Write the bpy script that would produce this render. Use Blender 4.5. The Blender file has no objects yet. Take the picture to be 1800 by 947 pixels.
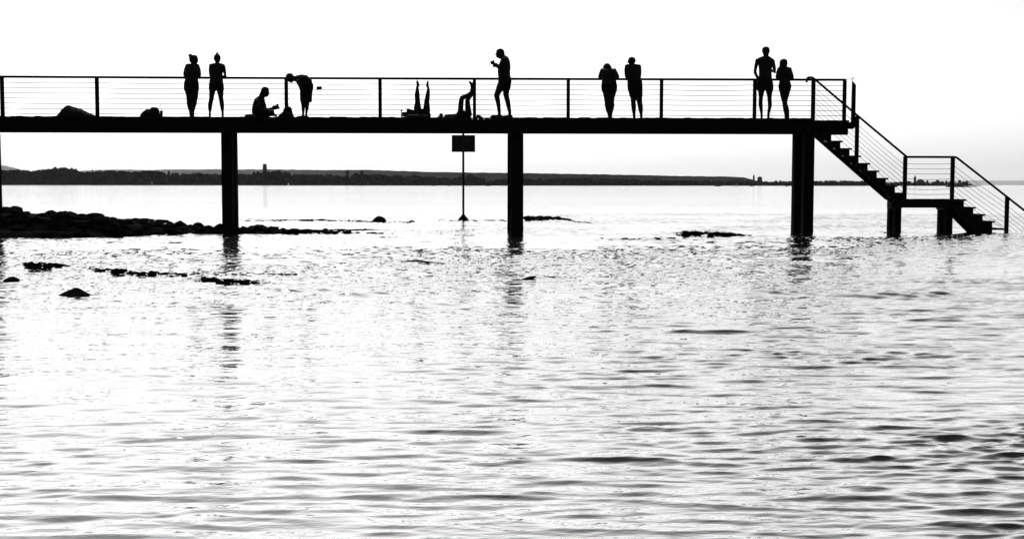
import bpy, bmesh, math, random
import numpy as np
from mathutils import Vector, Matrix, noise

random.seed(7)
R = math.radians
scene = bpy.context.scene
C = scene.collection

# ------------------------------------------------------------------ camera
FPX = 2200.0            # focal length in photograph pixels (1800 wide)
EYE = 1.15              # eye height above the lake
HORIZON = 324.6
YAW, PITCH, ROLL = R(1.5), math.atan((473.5 - HORIZON) / FPX), R(-0.07)
cam_data = bpy.data.cameras.new('camera')
cam = bpy.data.objects.new('camera', cam_data)
C.objects.link(cam)
cam_data.sensor_width = 36.0
cam_data.lens = 36.0 * FPX / 1800.0
cam_data.clip_start = 0.1
cam_data.clip_end = 150000.0
ROT = Matrix.Rotation(-YAW, 3, 'Z') @ Matrix.Rotation(R(90) - PITCH, 3, 'X') @ Matrix.Rotation(-ROLL, 3, 'Z')
cam.matrix_world = Matrix.Translation((0, 0, EYE)) @ ROT.to_4x4()
scene.camera = cam

# ------------------------------------------------------------------ sky, sun, exposure
SUN_EL, SUN_AZ = 50.0, -16.0      # azimuth measured from +Y towards +X
world = bpy.data.worlds.new("World")
scene.world = world
world.use_nodes = True
wn, wl = world.node_tree.nodes, world.node_tree.links
wn.clear()
sky = wn.new('ShaderNodeTexSky')
sky.sky_type = 'NISHITA'
sky.sun_disc = False
sky.sun_elevation = R(SUN_EL)
sky.sun_rotation = R(SUN_AZ)
sky.air_density = 1.0
sky.dust_density = 1.5
sky.ozone_density = 1.0
bw = wn.new('ShaderNodeRGBToBW')                 # the photograph is black and white
bg = wn.new('ShaderNodeBackground')
bg.inputs['Strength'].default_value = 0.15
wo = wn.new('ShaderNodeOutputWorld')
wl.new(sky.outputs[0], bw.inputs[0])
wl.new(bw.outputs[0], bg.inputs[0])
wl.new(bg.outputs[0], wo.inputs[0])

sun_data = bpy.data.lights.new('sun', 'SUN')
sun_data.energy = 3.2
sun_data.angle = R(0.53)
sun_data.color = (1, 1, 1)
sun = bpy.data.objects.new('sun', sun_data)
C.objects.link(sun)
sd = Vector((math.sin(R(SUN_AZ)) * math.cos(R(SUN_EL)), math.cos(R(SUN_AZ)) * math.cos(R(SUN_EL)), math.sin(R(SUN_EL))))
sun.rotation_euler = sd.to_track_quat('Z', 'Y').to_euler()
sun.location = (0, 0, 30)

scene.view_settings.view_transform = 'Standard'
scene.view_settings.look = 'None'
scene.view_settings.exposure = 0.12
scene.view_settings.gamma = 1.0
scene.view_settings.use_curve_mapping = False
scene.cycles.sample_clamp_indirect = 4.0
scene.cycles.volume_bounces = 1

# ------------------------------------------------------------------ helpers
def ray(px, py):
    return (ROT @ Vector((px - 900.0, -(py - 473.5), -FPX))).normalized()

def at(px, py, Y):
    """world point seen at photograph pixel (px,py) on the plane y = Y"""
    d = ray(px, py)
    t = Y / d.y
    return Vector((d.x * t, Y, EYE + d.z * t))

def on_water(px, py, z=0.0):
    d = ray(px, py)
    t = (z - EYE) / d.z
    return Vector((d.x * t, d.y * t, z))

def mat(name, c, rough=0.8, var=0.35, scale=6.0, bump=0.0, spec=0.15, metal=0.0):
    m = bpy.data.materials.new(name)
    m.use_nodes = True
    n, l = m.node_tree.nodes, m.node_tree.links
    b = n['Principled BSDF']
    b.inputs['Roughness'].default_value = rough
    b.inputs['Specular IOR Level'].default_value = spec
    b.inputs['Metallic'].default_value = metal
    tc = n.new('ShaderNodeTexCoord')
    nt = n.new('ShaderNodeTexNoise')
    nt.inputs['Scale'].default_value = scale
    nt.inputs['Detail'].default_value = 4
    l.new(tc.outputs['Object'], nt.inputs['Vector'])
    mr = n.new('ShaderNodeMapRange')
    mr.inputs['From Min'].default_value = 0.3
    mr.inputs['From Max'].default_value = 0.7
    mr.inputs['To Min'].default_value = c * (1 - var)
    mr.inputs['To Max'].default_value = c * (1 + var)
    l.new(nt.outputs['Fac'], mr.inputs['Value'])
    l.new(mr.outputs[0], b.inputs['Base Color'])
    if bump:
        bp = n.new('ShaderNodeBump')
        bp.inputs['Strength'].default_value = bump
        bp.inputs['Distance'].default_value = 0.02
        l.new(nt.outputs['Fac'], bp.inputs['Height'])
        l.new(bp.outputs[0], b.inputs['Normal'])
    return m

M_STEEL = mat('silhouette_steel', 0.003, 0.9, 0.4, 9, 0.2, 0.03)  # pier's near-black base colours hold the backlit shade of its silhouette
M_WOOD = mat('silhouette_planks', 0.004, 0.9, 0.5, 14, 0.4, 0.05)
M_PILE = mat('silhouette_pile', 0.003, 1.0, 0.5, 5, 0.3, 0.01)
M_SKIN = mat('skin_against_the_light', 0.005, 0.8, 0.25, 4, 0.0, 0.08)  # silhouette darkness is put into the colour of skin, hair and cloth
M_HAIR = mat('silhouette_hair', 0.003, 0.8, 0.4, 40, 0.3, 0.08)
M_CLOTH = mat('silhouette_cloth', 0.004, 0.95, 0.4, 22, 0.3, 0.03)
M_CLOTH2 = mat('silhouette_cloth_grey', 0.009, 0.95, 0.4, 18, 0.3, 0.03)
M_STONE = mat('silhouette_stone', 0.0025, 1.0, 0.7, 5, 0.8, 0.01)  # stones' backlit darkness is put into this base colour
M_SIGN = mat('sign_back', 0.008, 0.85, 0.6, 9, 0.1, 0.08)
M_PAPER = mat('book_paper', 0.02, 0.9, 0.2, 10, 0, 0.05)  # paper darkened in its colour to match the backlit figures
M_TREE = mat('far_foliage', 0.004, 1.0, 0.6, 0.05, 0, 0.0)
M_HILL = mat('far_wooded_hill', 0.012, 1.0, 0.4, 0.01, 0, 0.0)
M_BUILD = mat('far_masonry', 0.02, 0.9, 0.2, 0.2, 0, 0.0)
M_ROOF = mat('far_roof_tiles', 0.01, 0.9, 0.2, 0.3, 0, 0.0)
M_SAIL = mat('white_sailcloth', 0.8, 0.9, 0.03, 1, 0, 0.05)
M_SAILG = mat('grey_sailcloth', 0.12, 0.9, 0.03, 1, 0, 0.05)
M_HULL = mat('dark_hull', 0.01, 0.7, 0.2, 1, 0, 0.1)

class MB:
    """collects shapes and links them as one mesh"""
    def __init__(s):
        s.v, s.f = [], []
    def add(s, vs, fs):
        o = len(s.v)
        s.v += [tuple(v) for v in vs]
        s.f += [tuple(i + o for i in f) for f in fs]
        return s
    def box(s, x0, x1, y0, y1, z0, z1):
        vs = [(x, y, z) for z in (z0, z1) for y in (y0, y1) for x in (x0, x1)]
        return s.add(vs, [(0, 2, 3, 1), (4, 5, 7, 6), (0, 1, 5, 4), (2, 6, 7, 3), (0, 4, 6, 2), (1, 3, 7, 5)])
    def tube(s, pts, r, n=8, ry=None):
        pts = [Vector(p) for p in pts]
        k = len(pts)
        rs = r if isinstance(r, (list, tuple)) else [r] * k
        vs, fs = [], []
        up = None
        for i, p in enumerate(pts):
            a = pts[max(i - 1, 0)]; b = pts[min(i + 1, k - 1)]
            t = (b - a)
            t = t.normalized() if t.length > 1e-9 else Vector((0, 0, 1))
            ref = Vector((0, 1, 0)) if abs(t.y) < 0.95 else Vector((1, 0, 0))
            e1 = t.cross(ref).normalized()
            e2 = t.cross(e1).normalized()
            for j in range(n):
                an = 2 * math.pi * j / n
                vs.append(p + e1 * math.cos(an) * rs[i] + e2 * math.sin(an) * rs[i] * (ry or 1))
        for i in range(k - 1):
            for j in range(n):
                fs.append((i * n + j, i * n + (j + 1) % n, (i + 1) * n + (j + 1) % n, (i + 1) * n + j))
        fs.append(tuple(reversed(range(n))))
        fs.append(tuple((k - 1) * n + j for j in range(n)))
        return s.add(vs, fs)
    def prism(s, poly, y0, y1):
        """poly: list of (x,z); extruded in y"""
        n = len(poly)
        vs = [(x, y0, z) for x, z in poly] + [(x, y1, z) for x, z in poly]
        fs = [tuple(range(n)), tuple(reversed(range(n, 2 * n)))]
        fs += [(i, i + n, (i + 1) % n + n, (i + 1) % n) for i in range(n)]
        return s.add(vs, fs)
    def rings(s, rings):
        """list of equally long closed rings of points, capped"""
        n = len(rings[0]); o = []
        for r_ in rings: o += list(r_)
        fs = []
        for i in range(len(rings) - 1):
            for j in range(n):
                fs.append((i * n + j, i * n + (j + 1) % n, (i + 1) * n + (j + 1) % n, (i + 1) * n + j))
        fs.append(tuple(reversed(range(n))))
        fs.append(tuple((len(rings) - 1) * n + j for j in range(n)))
        return s.add(o, fs)
    def build(s, name, m, parent=None, smooth=False, origin=None):
        me = bpy.data.meshes.new(name)
        v = s.v
        if origin is not None:
            v = [(a - origin[0], b - origin[1], c - origin[2]) for a, b, c in v]
        me.from_pydata(v, [], s.f)
        bm = bmesh.new(); bm.from_mesh(me)
        bmesh.ops.recalc_face_normals(bm, faces=bm.faces)
        bm.to_mesh(me); bm.free()
        if m: me.materials.append(m)
        if smooth:
            me.shade_smooth()
        o = bpy.data.objects.new(name, me)
        C.objects.link(o)
        if origin is not None: o.location = origin
        if parent is not None:
            o.parent = parent
            o.location = Vector(o.location) - Vector(parent.location)
        return o

def tag(o, label=None, cat=None, group=None, kind=None):
    if label: o['label'] = label
    if cat: o['category'] = cat
    if group: o['group'] = group
    if kind: o['kind'] = kind
    return o

def empty(name, loc, label=None, cat=None, group=None, kind=None):
    o = bpy.data.objects.new(name, None)
    C.objects.link(o)
    o.location = loc
    o.empty_display_size = 0.2
    return tag(o, label, cat, group, kind)

# ------------------------------------------------------------------ main measures of the pier
D = 29.7                       # near edge of the deck
WID = 1.7                      # to the railing on the far side
DZ = at(900, 207.0, D).z       # deck level
PXM = D / FPX                  # metres per photograph pixel on the near edge
def X(px, Y=D): return at(px, 300, Y).x
def Z(py, Y=D, px=900): return at(px, py, Y).z

# ================================================================== WATER
def wave_tile(n, size, seed, peak, spread_deg, direction_deg, lo, hi):
    rng = np.random.default_rng(seed)
    k = np.fft.fftfreq(n, d=size / n) * 2 * np.pi
    kx, ky = np.meshgrid(k, k, indexing='xy')
    kk = np.hypot(kx, ky); kk[0, 0] = 1
    lam = 2 * np.pi / kk
    ang = np.arctan2(kx, ky) - np.radians(direction_deg)
    ang = (ang + np.pi / 2) % np.pi - np.pi / 2
    P = np.exp(-0.5 * (np.log(lam / peak) / 0.55) ** 2) * np.exp(-0.5 * (ang / np.radians(spread_deg)) ** 2)
    P[(lam < lo) | (lam > hi)] = 0
    P[0, 0] = 0
    a = np.sqrt(P) / kk
    ph = np.exp(2j * np.pi * rng.random((n, n)))
    h = np.fft.ifft2(a * ph).real
    dy = np.fft.ifft2(a * ph * 1j * ky / kk).real
    gx = np.std(np.gradient(h, size / n, axis=0))
    return h / gx, dy / gx         # height of unit r.m.s. slope along y, and its trochoidal drift

def sample(tile, size, x, y):
    n = tile.shape[0]
    u = (x / size * n) % n; v = (y / size * n) % n
    i = np.floor(u).astype(int); j = np.floor(v).astype(int)
    fu = u - i; fv = v - j
    i %= n; j %= n; i1 = (i + 1) % n; j1 = (j + 1) % n
    return (tile[j, i] * (1 - fu) * (1 - fv) + tile[j, i1] * fu * (1 - fv) + tile[j1, i] * (1 - fu) * fv + tile[j1, i1] * fu * fv)

T1, Q1 = wave_tile(1024, 17.3, 1, 0.20, 12, 2, 0.06, 0.70)
T2, Q2 = wave_tile(1024, 11.9, 2, 0.10, 14, -6, 0.035, 0.30)
T3, _ = wave_tile(512, 37.0, 3, 6.0, 60, 0, 2.0, 25.0)     # slow patches
T3 /= np.std(T3)
T4, _ = wave_tile(512, 23.0, 4, 1.2, 40, 10, 0.3, 6.0)    # where cat's-paws ruffle the surface
T4 /= np.std(T4)

# single swells breaking over the shallows: (px, py, half length px, width m, height m, slant)
SWELLS = [(1385, 464, 80, 0.30, 0.036, 0.02), (1240, 412, 60, 0.45, 0.10, 0.0), (640, 519, 62, 0.18, 0.036, 0.05),
          (1560, 522, 150, 0.2, 0.038, 0.06), (1360, 517, 90, 0.18, 0.034, -0.03), (660, 458, 50, .18, .03, 0), (830, 475, 50, .2, .035, 0), (500, 512, 60, .16, .035, .05), (60, 508, 40, .16, .04, -.1), (30, 545, 50, .15, .03, -.12), (760, 540, 60, .16, .03, .08), (960, 491, 42, 0.18, 0.045, 0.0),
          (965, 382, 60, 0.6, 0.09, 0.0), (560, 508, 70, 0.22, 0.022, 0.06), (820, 563, 50, 0.10, 0.010, 0.05),
          (60, 536, 60, 0.2, 0.02, -0.1), (310, 535, 16, 0.14, 0.02, 0), (470, 545, 30, 0.14, 0.02, 0),
          (1700, 497, 110, 0.2, 0.02, 0), (1100, 492, 70, 0.2, 0.018, -0.02),
          (1130, 422, 120, 0.5, 0.05, 0), (700, 409, 110, 0.5, 0.05, 0.0), (1500, 420, 110, 0.4, 0.045, -0.02),
          (230, 585, 50, 0.15, 0.014, 0), (1640, 560, 90, 0.16, 0.016, 0), (1420, 612, 50, 0.14, 0.014, 0),
          (1700, 627, 60, 0.12, 0.012, 0), (250, 655, 60, 0.12, 0.012, 0), (690, 624, 60, 0.12, 0.012, 0)]

def build_water():
    ds = [2.6]
    while ds[-1] < 60000:
        d = ds[-1]
        if d < 50: st = min(max(d * 0.0031, 0.008), 0.072)
        else: st = 0.072 + (d - 50) * 0.035
        ds.append(d + st)
    d = np.array(ds)
    nc = 700
    u = np.linspace(-1, 1, nc)
    u = u * 0.985 + 0.015 * u ** 9 * 2
    half = d * (900 / FPX) * 1.12 + 1.2
    Xg = half[:, None] * u[None, :] + np.tan(YAW) * d[:, None]
    Yg = np.repeat(d[:, None], nc, 1)
    patch = sample(T3, 37.0, Xg, Yg * 0.8)
    side = np.clip((Xg / (Yg * 0.41) + 1) / 2, 0, 1)          # choppier to the right
    grow = 1 + 0.8 * np.clip((Yg - 5) / 20, 0, 1)
    amp1 = (0.072 + 0.054 * side) * np.clip(0.85 + 0.30 * patch, 0.3, 1.35) * grow
    grow = grow * (1 + 0.35 * np.clip((Yg - 8) / 10, 0, 1))
    amp2 = (0.092 + 0.055 * side) * np.clip(0.75 - 0.45 * sample(T3, 37.0, Xg + 11, Yg + 7), 0.1, 1.8) * grow * (0.75 + 0.6 * np.clip(sample(T4, 23.0, Xg, Yg), 0, 1.2))
    H = amp1 * sample(T1, 17.3, Xg, Yg) + amp2 * sample(T2, 11.9, Xg, Yg)
    DY = (0.9 * amp1 * sample(Q1, 17.3, Xg, Yg) + 0.9 * amp2 * sample(Q2, 11.9, Xg, Yg)) * (1 - np.clip((Yg - 30) / 15, 0, 1))
    # chop over the shallows near the pier
    sh = np.exp(-((Yg - 24.5) / 6.0) ** 2)
    H += sh * 0.13 * np.clip(0.6 + patch, 0.0, 1.6) * sample(T2, 11.9, Xg * 0.7 + 3, Yg * 0.7)
    for (px, py, hl, w, h, sl) in SWELLS:
        c = on_water(px, py)
        L = hl / FPX * c.y
        dx = Xg - c.x
        dy = Yg - c.y - sl * dx * 4 - 0.25 * w * np.sin(dx / max(L, .1) * 2.3 + px)
        H += h * np.exp(-np.abs(dx / L) ** 2.6) * np.exp(-(dy / w) ** 2) * (1 + (0.45 if 12 < c.y < 22 else 0.2) * np.sin((dx + 1.6 * dy) * (17 + 3 * np.sin(dx * 2.1)) + px))
    H *= 1 - np.clip((Yg - 48) / 30, 0, 1)
    # a little more sheet beyond the sides out to the horizon is part of the fan itself
    nr = len(d)
    co = np.stack([Xg, Yg + DY, H], -1).reshape(-1, 3).astype(np.float32)
    idx = np.arange(nr * nc).reshape(nr, nc)
    q = np.stack([idx[:-1, :-1], idx[:-1, 1:], idx[1:, 1:], idx[1:, :-1]], -1).reshape(-1, 4)
    me = bpy.data.meshes.new('lake_water')
    me.vertices.add(len(co)); me.vertices.foreach_set('co', co.ravel())
    me.loops.add(q.size); me.loops.foreach_set('vertex_index', q.ravel().astype(np.int32))
    me.polygons.add(len(q))
    me.polygons.foreach_set('loop_start', np.arange(0, q.size, 4, dtype=np.int32))
    me.polygons.foreach_set('use_smooth', np.ones(len(q), bool))
    me.update(calc_edges=True)
    m = bpy.data.materials.new('lake_water')
    m.use_nodes = True
    n, l = m.node_tree.nodes, m.node_tree.links
    n.clear()
    out = n.new('ShaderNodeOutputMaterial')
    geo = n.new('ShaderNodeNewGeometry')
    mp = n.new('ShaderNodeMapping'); mp.inputs['Scale'].default_value = (0.45, 1.0, 1.0)
    l.new(geo.outputs['Position'], mp.inputs[0])
    nz = n.new('ShaderNodeTexNoise'); nz.inputs['Scale'].default_value = 9.0; nz.inputs['Detail'].default_value = 3
    l.new(mp.outputs[0], nz.inputs['Vector'])
    bp = n.new('ShaderNodeBump'); bp.inputs['Strength'].default_value = 0.5; bp.inputs['Distance'].default_value = 0.018
    l.new(nz.outputs['Fac'], bp.inputs['Height'])
    mp2 = n.new('ShaderNodeMapping'); mp2.inputs['Scale'].default_value = (0.3, 1.0, 1.0)
    l.new(geo.outputs['Position'], mp2.inputs[0])
    nz2 = n.new('ShaderNodeTexNoise'); nz2.inputs['Scale'].default_value = 2.6; nz2.inputs['Detail'].default_value = 2
    l.new(mp2.outputs[0], nz2.inputs['Vector'])
    bp2 = n.new('ShaderNodeBump'); bp2.inputs['Strength'].default_value = 0.5; bp2.inputs['Distance'].default_value = 0.07
    l.new(nz2.outputs['Fac'], bp2.inputs['Height']); l.new(bp2.outputs[0], bp.inputs['Normal'])
    lw = n.new('ShaderNodeLayerWeight'); lw.inputs['Blend'].default_value = 0.5
    l.new(bp.outputs[0], lw.inputs['Normal'])
    rp = n.new('ShaderNodeValToRGB')
    el = rp.color_ramp.elements
    el[0].position = 0.46; el[0].color = (0.02,) * 3 + (1,)
    el[1].position = 1.0; el[1].color = (1, 1, 1, 1)
    for p_, c_ in ((0.58, 0.14), (0.66, 0.42), (0.73, 0.80), (0.80, 0.93), (0.90, 0.97)):
        e = el.new(p_); e.color = (c_, c_, c_, 1)
    l.new(lw.outputs['Facing'], rp.inputs[0])
    gl = n.new('ShaderNodeBsdfGlossy'); gl.inputs['Roughness'].default_value = 0.07
    gl.inputs['Color'].default_value = (1, 1, 1, 1)
    l.new(bp.outputs[0], gl.inputs['Normal'])
    df = n.new('ShaderNodeBsdfDiffuse'); df.inputs['Color'].default_value = (0.012, 0.012, 0.012, 1)
    mx = n.new('ShaderNodeMixShader')
    l.new(rp.outputs[0], mx.inputs[0]); l.new(df.outputs[0], mx.inputs[1]); l.new(gl.outputs[0], mx.inputs[2])
    l.new(mx.outputs[0], out.inputs['Surface'])
    me.materials.append(m)
    o = bpy.data.objects.new('lake_water', me)
    C.objects.link(o)
    tag(o, kind='structure')
    # the bed under it, one sheet out to the horizon
    b = MB()
    b.add([(-60000, -200, -1.2), (60000, -200, -1.2), (60000, 62000, -1.2), (-60000, 62000, -1.2)], [(0, 1, 2, 3)])
    tag(b.build('lake_bed', M_STONE), kind='structure')
build_water()

# ================================================================== FAR SHORE
def profile_eval(pts, x):
    for (a, ya), (b, yb) in zip(pts, pts[1:]):
        if a <= x <= b:
            return ya + (yb - ya) * (x - a) / (b - a)
    return pts[0][1] if x < pts[0][0] else pts[-1][1]

def ridge(name, prof, dist, x0, x1, step, depth_frac=0.25, jit=0.0, label=None):
    """a long hill: crest follows prof (px,py), dist(px) its distance; slopes down to the water before and behind"""
    b = MB(); rings = []
    px = x0
    while px <= x1:
        d = dist(px)
        y = profile_eval(prof, px) + (noise.noise((px * 0.13, 3.1, d * 0.001)) * jit)
        c = at(px, y, d); zc = max(c.z, 0.5)
        dd = d * depth_frac
        r_ = lambda f: c.x * (1 + f)
        rings.append([(c.x, d - dd * 0.5, -1.5), (c.x, d - dd * 0.45, zc * 0.25), (c.x, d - dd * 0.2, zc * 0.62),
                      (c.x, d, zc), (c.x, d + dd * 0.4, zc * 0.7), (c.x, d + dd, -1.5)])
        px += step
    b.rings(rings)
    return tag(b.build(name, M_HILL, smooth=True), label=label, kind='structure')

FRONT = [(-80, 297), (0, 296), (12, 299), (25, 298), (36, 298), (60, 298.8), (95, 294.6), (105, 294), (133, 295), (141, 301), (160, 301),
         (195, 299), (235, 301), (260, 299), (272, 299.5), (300, 303), (330, 305), (350, 303), (370, 305), (400, 306), (428, 305), (455, 303),
         (480, 301), (505, 302), (520, 306), (560, 306), (578, 305), (600, 309), (625, 306), (650, 304.5), (672, 307), (700, 308), (730, 307.5),
         (760, 309), (775, 313), (800, 312), (812, 309), (825, 306), (838, 310), (855, 315), (880, 314), (905, 314), (960, 313), (1000, 312),
         (1060, 313), (1150, 316), (1250, 317), (1320, 317.5), (1345, 317.5), (1392, 318), (1440, 317), (1480, 316.5), (1500, 317), (1530, 319),
         (1560, 320), (1598, 319.5), (1640, 320), (1690, 320.5), (1706, 322), (1720, 324.5)]
# low land under the trees
def front_dist(px): return 1500 + 500 * max(0, (px - 900) / 900)
ridge('near_shore_land', [(x, y + 6 if y < 318 else y + 2.5) for x, y in FRONT], front_dist, -80, 1706, 8, 0.05, 1.0)
# ridge behind
RIDGE = [(-80, 301), (130, 301.5), (150, 300), (180, 298.6), (230, 298.3), (262, 299.5), (290, 298), (420, 297.8), (480, 298), (560, 299),
         (650, 298.8), (700, 300.5), (760, 302.5), (860, 303.6), (1000, 305.6), (1100, 307.2), (1190, 309.3), (1260, 310.2), (1285, 310.4), (1310, 312.3),
         (1324, 316), (1340, 320), (1360, 323)]
def ridge_dist(px):
    t = min(max((px - 130) / 870.0, 0), 1)
    return 24000 * (1 - t) ** 2.6 + 2300
ridge('wooded_ridge', RIDGE, ridge_dist, 40, 1352, 4, 0.12, 0.7)
ridge('pale_far_hill', [(-120, 288), (0, 291), (8, 291), (28, 296), (50, 302), (70, 306)], lambda p: 24000, -120, 70, 6, 0.1, 0.5)
ridge('hazy_far_shore', [(1550, 320), (1660, 318), (1690, 317), (1750, 317.5), (1800, 317.5), (1900, 316)], lambda p: 52000, 1550, 1930, 15, 0.05, 0.3)

def crown(b, c, rx, rz, seed):
    """small uneven crown of facets"""
    rng = random.Random(seed)
    vs, fs = [], []
    rings_, seg = 4, 6
    for i in range(rings_ + 1):
        ph = -0.9 + (math.pi / 2 + 0.9) * i / rings_
        for j in range(seg):
            th = 2 * math.pi * (j + 0.5 * (i % 2)) / seg
            k = rng.uniform(0.72, 1.15)
            vs.append((c[0] + math.cos(th) * math.cos(ph) * rx * k, c[1] + math.sin(th) * math.cos(ph) * rx * k, c[2] + math.sin(ph) * rz * k))
    for i in range(rings_):
        for j in range(seg):
            fs.append((i * seg + j, i * seg + (j + 1) % seg, (i + 1) * seg + (j + 1) % seg, (i + 1) * seg + j))
    b.add(vs, fs)

wood = MB()
rr = random.Random(5)
for i in range(2600):
    px = rr.uniform(-70, 1706)
    if px > 1560 and rr.random() < 0.55: continue
    d0 = front_dist(px) + rr.uniform(-50, 20)
    top = profile_eval(FRONT, px) + abs(rr.gauss(0, 1.2)) + (rr.random() ** 2) * 9 * (1 if px < 1000 else 0.25)
    top += 1.6 * noise.noise((px * .09, 0, 5)) + 1.3 * noise.noise((px * .31, 2, 5))
    if rr.random() < 0.05: top -= rr.uniform(1.0, 3.0) * (1 if px < 700 else .4)
    zt = at(px, min(top, 323.6), d0).z
    xx = at(px, 320, d0).x
    rx = rr.uniform(2.0, 4.4) * (0.7 if px > 900 else 1)
    rz = max(min(zt * 0.5, rr.uniform(3, 6)), 1.0)
    crown(wood, (xx, d0, zt - rz), rx, rz, i)
tag(wood.build('shoreline_wood', M_TREE), 'dark band of trees along the far lake shore', kind='stuff')

def far_tree(px, top, w, name, label, cat='tree'):
    d = front_dist(px) - 55
    zt = at(px, top, d).z; x = at(px, 320, d).x; rx = w / FPX * d / 2
    e = empty(name, (x, d, 0), label, cat)
    MB().tube([(x, d, -0.5), (x, d, zt * 0.5)], [rx * 0.2, rx * 0.1], 6).build('trunk', M_TREE, e)
    b = MB()
    for k in range(7):
        f = k / 6
        crown(b, (x + rr.uniform(-.3, .3) * rx, d, zt * (0.35 + 0.5 * f)), rx * (1 - 0.45 * f), zt * 0.15, k + int(px))
    b.build('crown', M_TREE, e)
far_tree(18.5, 297, 2.6, 'poplar_tree', 'slim dark tree at far left below the pale hill')
far_tree(163, 296.3, 2.6, 'poplar_tree', 'slender tree rising just right of the long flat wooded mound')
far_tree(279, 298.5, 2.8, 'poplar_tree', 'narrow treetop standing above the shore left of the first pile')
far_tree(213, 298, 2.2, 'poplar_tree', 'thin treetop between the wooded mound and the round grove')

def house(px, w, ytop, d, name, label, cat='house', roof=0.45, m=M_BUILD, steps=None):
    p0 = at(px - w / 2, 320, d); p1 = at(px + w / 2, 320, d)
    zt = at(px, ytop, d).z
    wz = zt * (1 - roof)
    cx = (p0.x + p1.x) / 2
    e = empty(name, (cx, d, 0), label, cat)
    dp = min((p1.x - p0.x) * 0.8, 14)
    MB().box(p0.x, p1.x, d, d + dp, -0.5, wz).build('wall', m, e)
    if roof > 0.02:
        ov = 0.04 * (p1.x - p0.x)
        MB().prism([(p0.x - ov, wz + 0.002), (p1.x + ov, wz + 0.002), (cx + (p1.x - p0.x) * 0.12, zt), (cx - (p1.x - p0.x) * 0.12, zt)], d - 0.5, d + dp + 0.5).build('roof', M_ROOF, e)
    nw = max(2, int((p1.x - p0.x) / 4))
    for k in range(nw):
        xk = p0.x + (k + 0.5) * (p1.x - p0.x) / nw
        MB().box(xk - 0.6, xk + 0.6, d - 0.08, d + 0.05, wz * 0.55, wz * 0.55 + 1.5).build('window', M_HULL, e)
    return e

def spire(px, ytip, ybase, w, d, label):
    c = at(px, ybase, d); zt = at(px, ytip, d).z; zb = c.z; hw = w / FPX * d / 2
    e = empty('church_tower', (c.x, d, 0), label, 'church tower')
    zs = zb * 0.5 + zt * 0.5
    MB().box(c.x - hw, c.x + hw, d - hw, d + hw, -0.5, zs).build('tower_wall', M_BUILD, e)
    b = MB(); q = [(c.x + sx * hw * 1.15, d + sy * hw * 1.15, zs + 0.01) for sx, sy in ((-1, -1), (1, -1), (1, 1), (-1, 1))]
    b.add(q + [(c.x, d, zt)], [(0, 1, 4), (1, 2, 4), (2, 3, 4), (3, 0, 4), (3, 2, 1, 0)])
    b.build('spire_roof', M_ROOF, e)
    return e

# tower on the skyline near the first pile
d = 1600
e = empty('stone_tower', (at(465, 320, d).x, d, 0), 'square stepped tower on the skyline right of the first pile', 'tower')
b = MB(); x0, x1 = at(462, 320, d).x, at(468.4, 320, d).x
b.box(x0, x1, d, d + 4.5, -0.5, at(465, 293, d).z); b.build('shaft', M_BUILD, e)
b = MB(); b.box(x0 + .35, x1 - .35, d + .3, d + 4.2, at(465, 293, d).z, at(465, 289.6, d).z); b.build('belfry', M_BUILD, e)
b = MB(); b.box(x0 + .1, x1 - .1, d + .1, d + 4.4, at(465, 289.6, d).z, at(465, 288.3, d).z); b.build('cap', M_ROOF, e)

spire(610.5, 297.5, 306, 5.0, 1620, 'small pointed church tower above the trees left of the sign pole')
spire(636, 298.5, 306, 6.0, 1620, 'short stubby church tower beside the pointed one, left of the sign pole')
spire(1325, 305.5, 317, 2.8, 1900, 'slim church spire where the long ridge ends, left of the third pile')
house(1336, 7.2, 310.6, 1900, 'tower_block', 'blocky building beside the slim spire, left of the third pile', 'building', 0.1)
spire(1608.3, 307.6, 319, 3.2, 2150, 'church spire of the small town seen between the landing posts')
TOWN = [(1598.5, 8, 318.2, 0.4, 'low gabled house left of the town church spire'),
        (1619.5, 12, 315.8, 0.3, 'long flat-topped hall right of the town church spire'),
        (1630.5, 4, 316.8, 0.5, 'narrow house against the right end of the flat-topped hall'),
        (1649, 8, 316.4, 0.55, 'gabled house midway between the two landing posts'),
        (1657, 6, 318.5, 0.4, 'low house leaning on the middle gabled house'),
        (1664, 4, 317.2, 0.6, 'narrow steep house left of the right landing post'),
        (1671, 6, 319, 0.4, 'low house behind the right landing post'),
        (1687.5, 5, 316.5, 0.65, 'steep gabled house just right of the right landing post'),
        (1696, 8, 319.2, 0.4, 'low broad house at the town end beyond the right landing post'),
        (1642, 6, 319.5, 0.4, 'low house between hall and middle gabled house'),
        (1584, 7, 319.5, 0.4, 'low house left of the left landing post'),
        (1700.5, 4, 317.9, 0.6, 'last small pointed house near the tip of the shore')]
for i, (px, w, yt, rf, lb) in enumerate(TOWN):
    house(px, w, yt, 2080 + i * 3, 'town_house', lb, 'house', rf)
# peninsula tip
b = MB(); rg = []
for i in range(9):
    px = 1672 + i * 6; dd = 760; c = at(px, 327, dd)
    h = 0.9 * (1 - (i / 8) ** 2) + 0.02
    rg.append([(c.x, dd - 6, -0.5), (c.x, dd - 2, h * 0.7), (c.x, dd + 4, h), (c.x, dd + 15, -0.5)])
b.rings(rg); tag(b.build('low_spit', M_HILL), kind='structure')

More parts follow.
